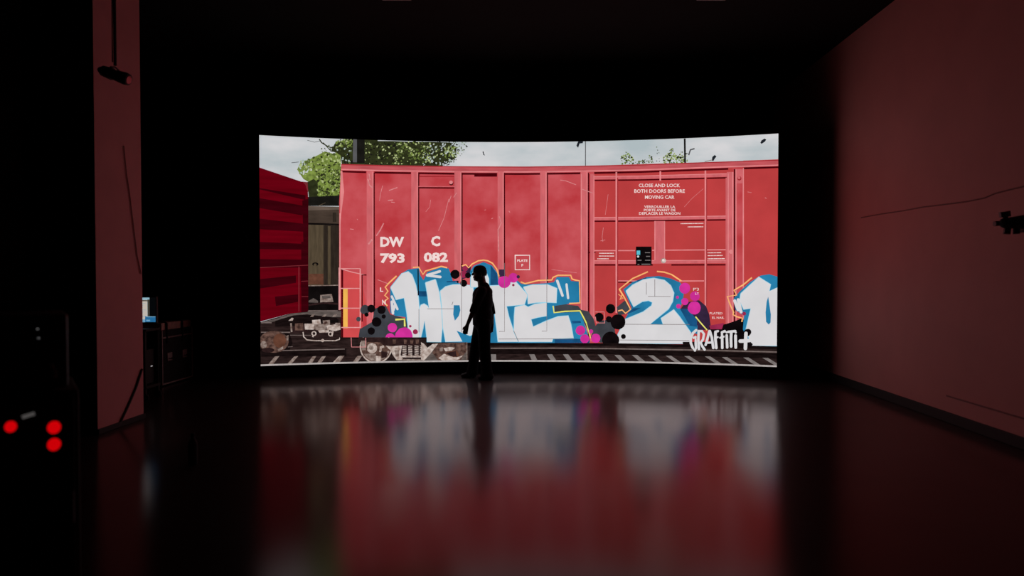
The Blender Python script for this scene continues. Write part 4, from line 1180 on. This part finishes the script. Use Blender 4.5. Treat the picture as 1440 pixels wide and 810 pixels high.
# dark bottle on the floor
bp = at_y(271.5, 653, 5.48)
bo = empty('bottle', (bp.x, bp.y, 0))
tag(bo, 'small dark bottle standing on the floor right of the column', 'bottle')
MB().lathe((0, 0, 0), [(0.034, 0), (0.038, 0.006), (0.038, 0.16), (0.034, 0.19), (0.016, 0.225), (0.014, 0.245)], 24).build('body', M_rubber, bo, True)
MB().lathe((0, 0, 0.243), [(0.017, 0), (0.018, 0.004), (0.018, 0.022), (0.015, 0.026)], 20).build('bottle_cap', M_rubber, bo, True)

# ------------------------------------------------------------------ equipment rack near the camera at the left
RC = at_y(28, 600, 2.9); RC.z = 0
RZ = math.atan2(-RC.x, RC.y)                     # the rack's front is turned towards the middle of the room
RFN = Vector((RC.x, RC.y, 0)).normalized()
RX = Vector((RFN.y, -RFN.x, 0))
def rackpt(px, py):
    d = ray(px, py)
    t = RC.dot(RFN) / d.dot(RFN)
    p = Vector((0, 0, HC)) + d * t
    return (p - RC).dot(RX), p.z
hw = rackpt(112, 600)[0]
rk = empty('equipment_rack', RC, RZ)
tag(rk, 'black equipment rack with three glowing red lamps in the left foreground', 'rack')
MB().box((-hw, 0.012, 0.10), (hw, 0.5, 1.08), bev=0.01).build('cabinet', M_gear, rk)
zz = 0.13
for h_ in (0.30, 0.24, 0.27, 0.12):
    MB().box((-hw + 0.02, 0.0, zz), (hw - 0.02, 0.014, zz + h_ - 0.012), bev=0.004).build('front_panel', M_plastic, rk)
    zz += h_
for s_ in (-1, 1):
    xh = s_ * (hw - 0.035)
    MB().tube([(xh, 0.0, 0.46), (xh, -0.035, 0.46), (xh, -0.035, 0.60), (xh, 0.0, 0.60)], 0.008).build('handle', M_plastic, rk)
for x in (-hw + 0.06, hw - 0.06):
    for y in (0.07, 0.43):
        MB().cone((x - 0.016, y, 0.045), (x + 0.016, y, 0.045), 0.045, 0.045, 20).box((x - 0.026, y - 0.02, 0.045), (x + 0.026, y + 0.02, 0.104), bev=0.004).build('caster', M_rubber, rk)
for px, py, r in ((15, 600, 6.4), (76, 601, 7.4), (76, 625, 7.4)):
    x, z = rackpt(px, py)
    rr = r / F * RC.length
    MB().ell((x, 0.0, z), (rr * 0.88, 0.012, rr), u=24, v=14).build('red_lamp', M_red, rk, True)
    m = MB()
    m.tube([(x + rr * 1.0 * math.cos(a), 0.0, z + rr * 1.12 * math.sin(a)) for a in [2 * PI * k / 24 for k in range(25)]], 0.004)
    m.build('lamp_ring', M_plastic, rk)
x, z = rackpt(40, 584)
MB().box((x - 0.024, -0.004, z - 0.008), (x + 0.024, 0.004, z + 0.008), rot=Matrix.Rotation(-0.25, 3, 'Y')).build('paper_label', M_label, rk)['label'] = 'small tilted white label'

ax_ = empty('amplifier', (RC.x, RC.y, 1.08), RZ)
tag(ax_, 'black amplifier with two tiny white lights on top of the left foreground rack', 'amplifier')
MB().box((-hw + 0.02, 0.02, 0.012), (hw - 0.04, 0.44, 0.36), bev=0.012).build('casing', M_plastic, ax_)
m = MB()
for k in range(6): m.box((-hw + 0.05, 0.014, 0.06 + k * 0.03), (-0.03, 0.022, 0.074 + k * 0.03))
m.build('grille', M_gear, ax_)
for px, py in ((53, 463), (54.5, 476)):
    x, z = rackpt(px, py)
    MB().ell((x, 0.02, z - 1.08), (0.0026, 0.003, 0.0026), u=12, v=8).build('power_light', M_whiteled, ax_)
for x in (-hw + 0.08, hw - 0.10):
    for y in (0.08, 0.38): MB().cone((x, y, 0), (x, y, 0.014), 0.018, 0.018, 14).build('foot', M_rubber, ax_)
x, z = rackpt(76, 522); z -= 1.08
MB().tube([(x - 0.008, 0.02, z + 0.028), (x - 0.006, -0.01, z + 0.022), (x + 0.006, -0.016, z), (x + 0.004, -0.01, z - 0.022), (x + 0.002, 0.02, z - 0.028)], 0.006).build('handle', M_metal, ax_)

# ------------------------------------------------------------------ world and view
w = bpy.data.worlds.new('dark room')
S.world = w
w.use_nodes = True
bg = w.node_tree.nodes['Background']
bg.inputs['Color'].default_value = (0.9, 0.75, 0.6, 1)
bg.inputs['Strength'].default_value = 0.0004
S.view_settings.view_transform = 'Standard'
S.view_settings.look = 'None'
S.view_settings.exposure = 0.0
S.view_settings.gamma = 1.0
S.view_settings.use_curve_mapping = False
S.cycles.use_denoising = True
S.cycles.max_bounces = 6
S.cycles.use_light_tree = True
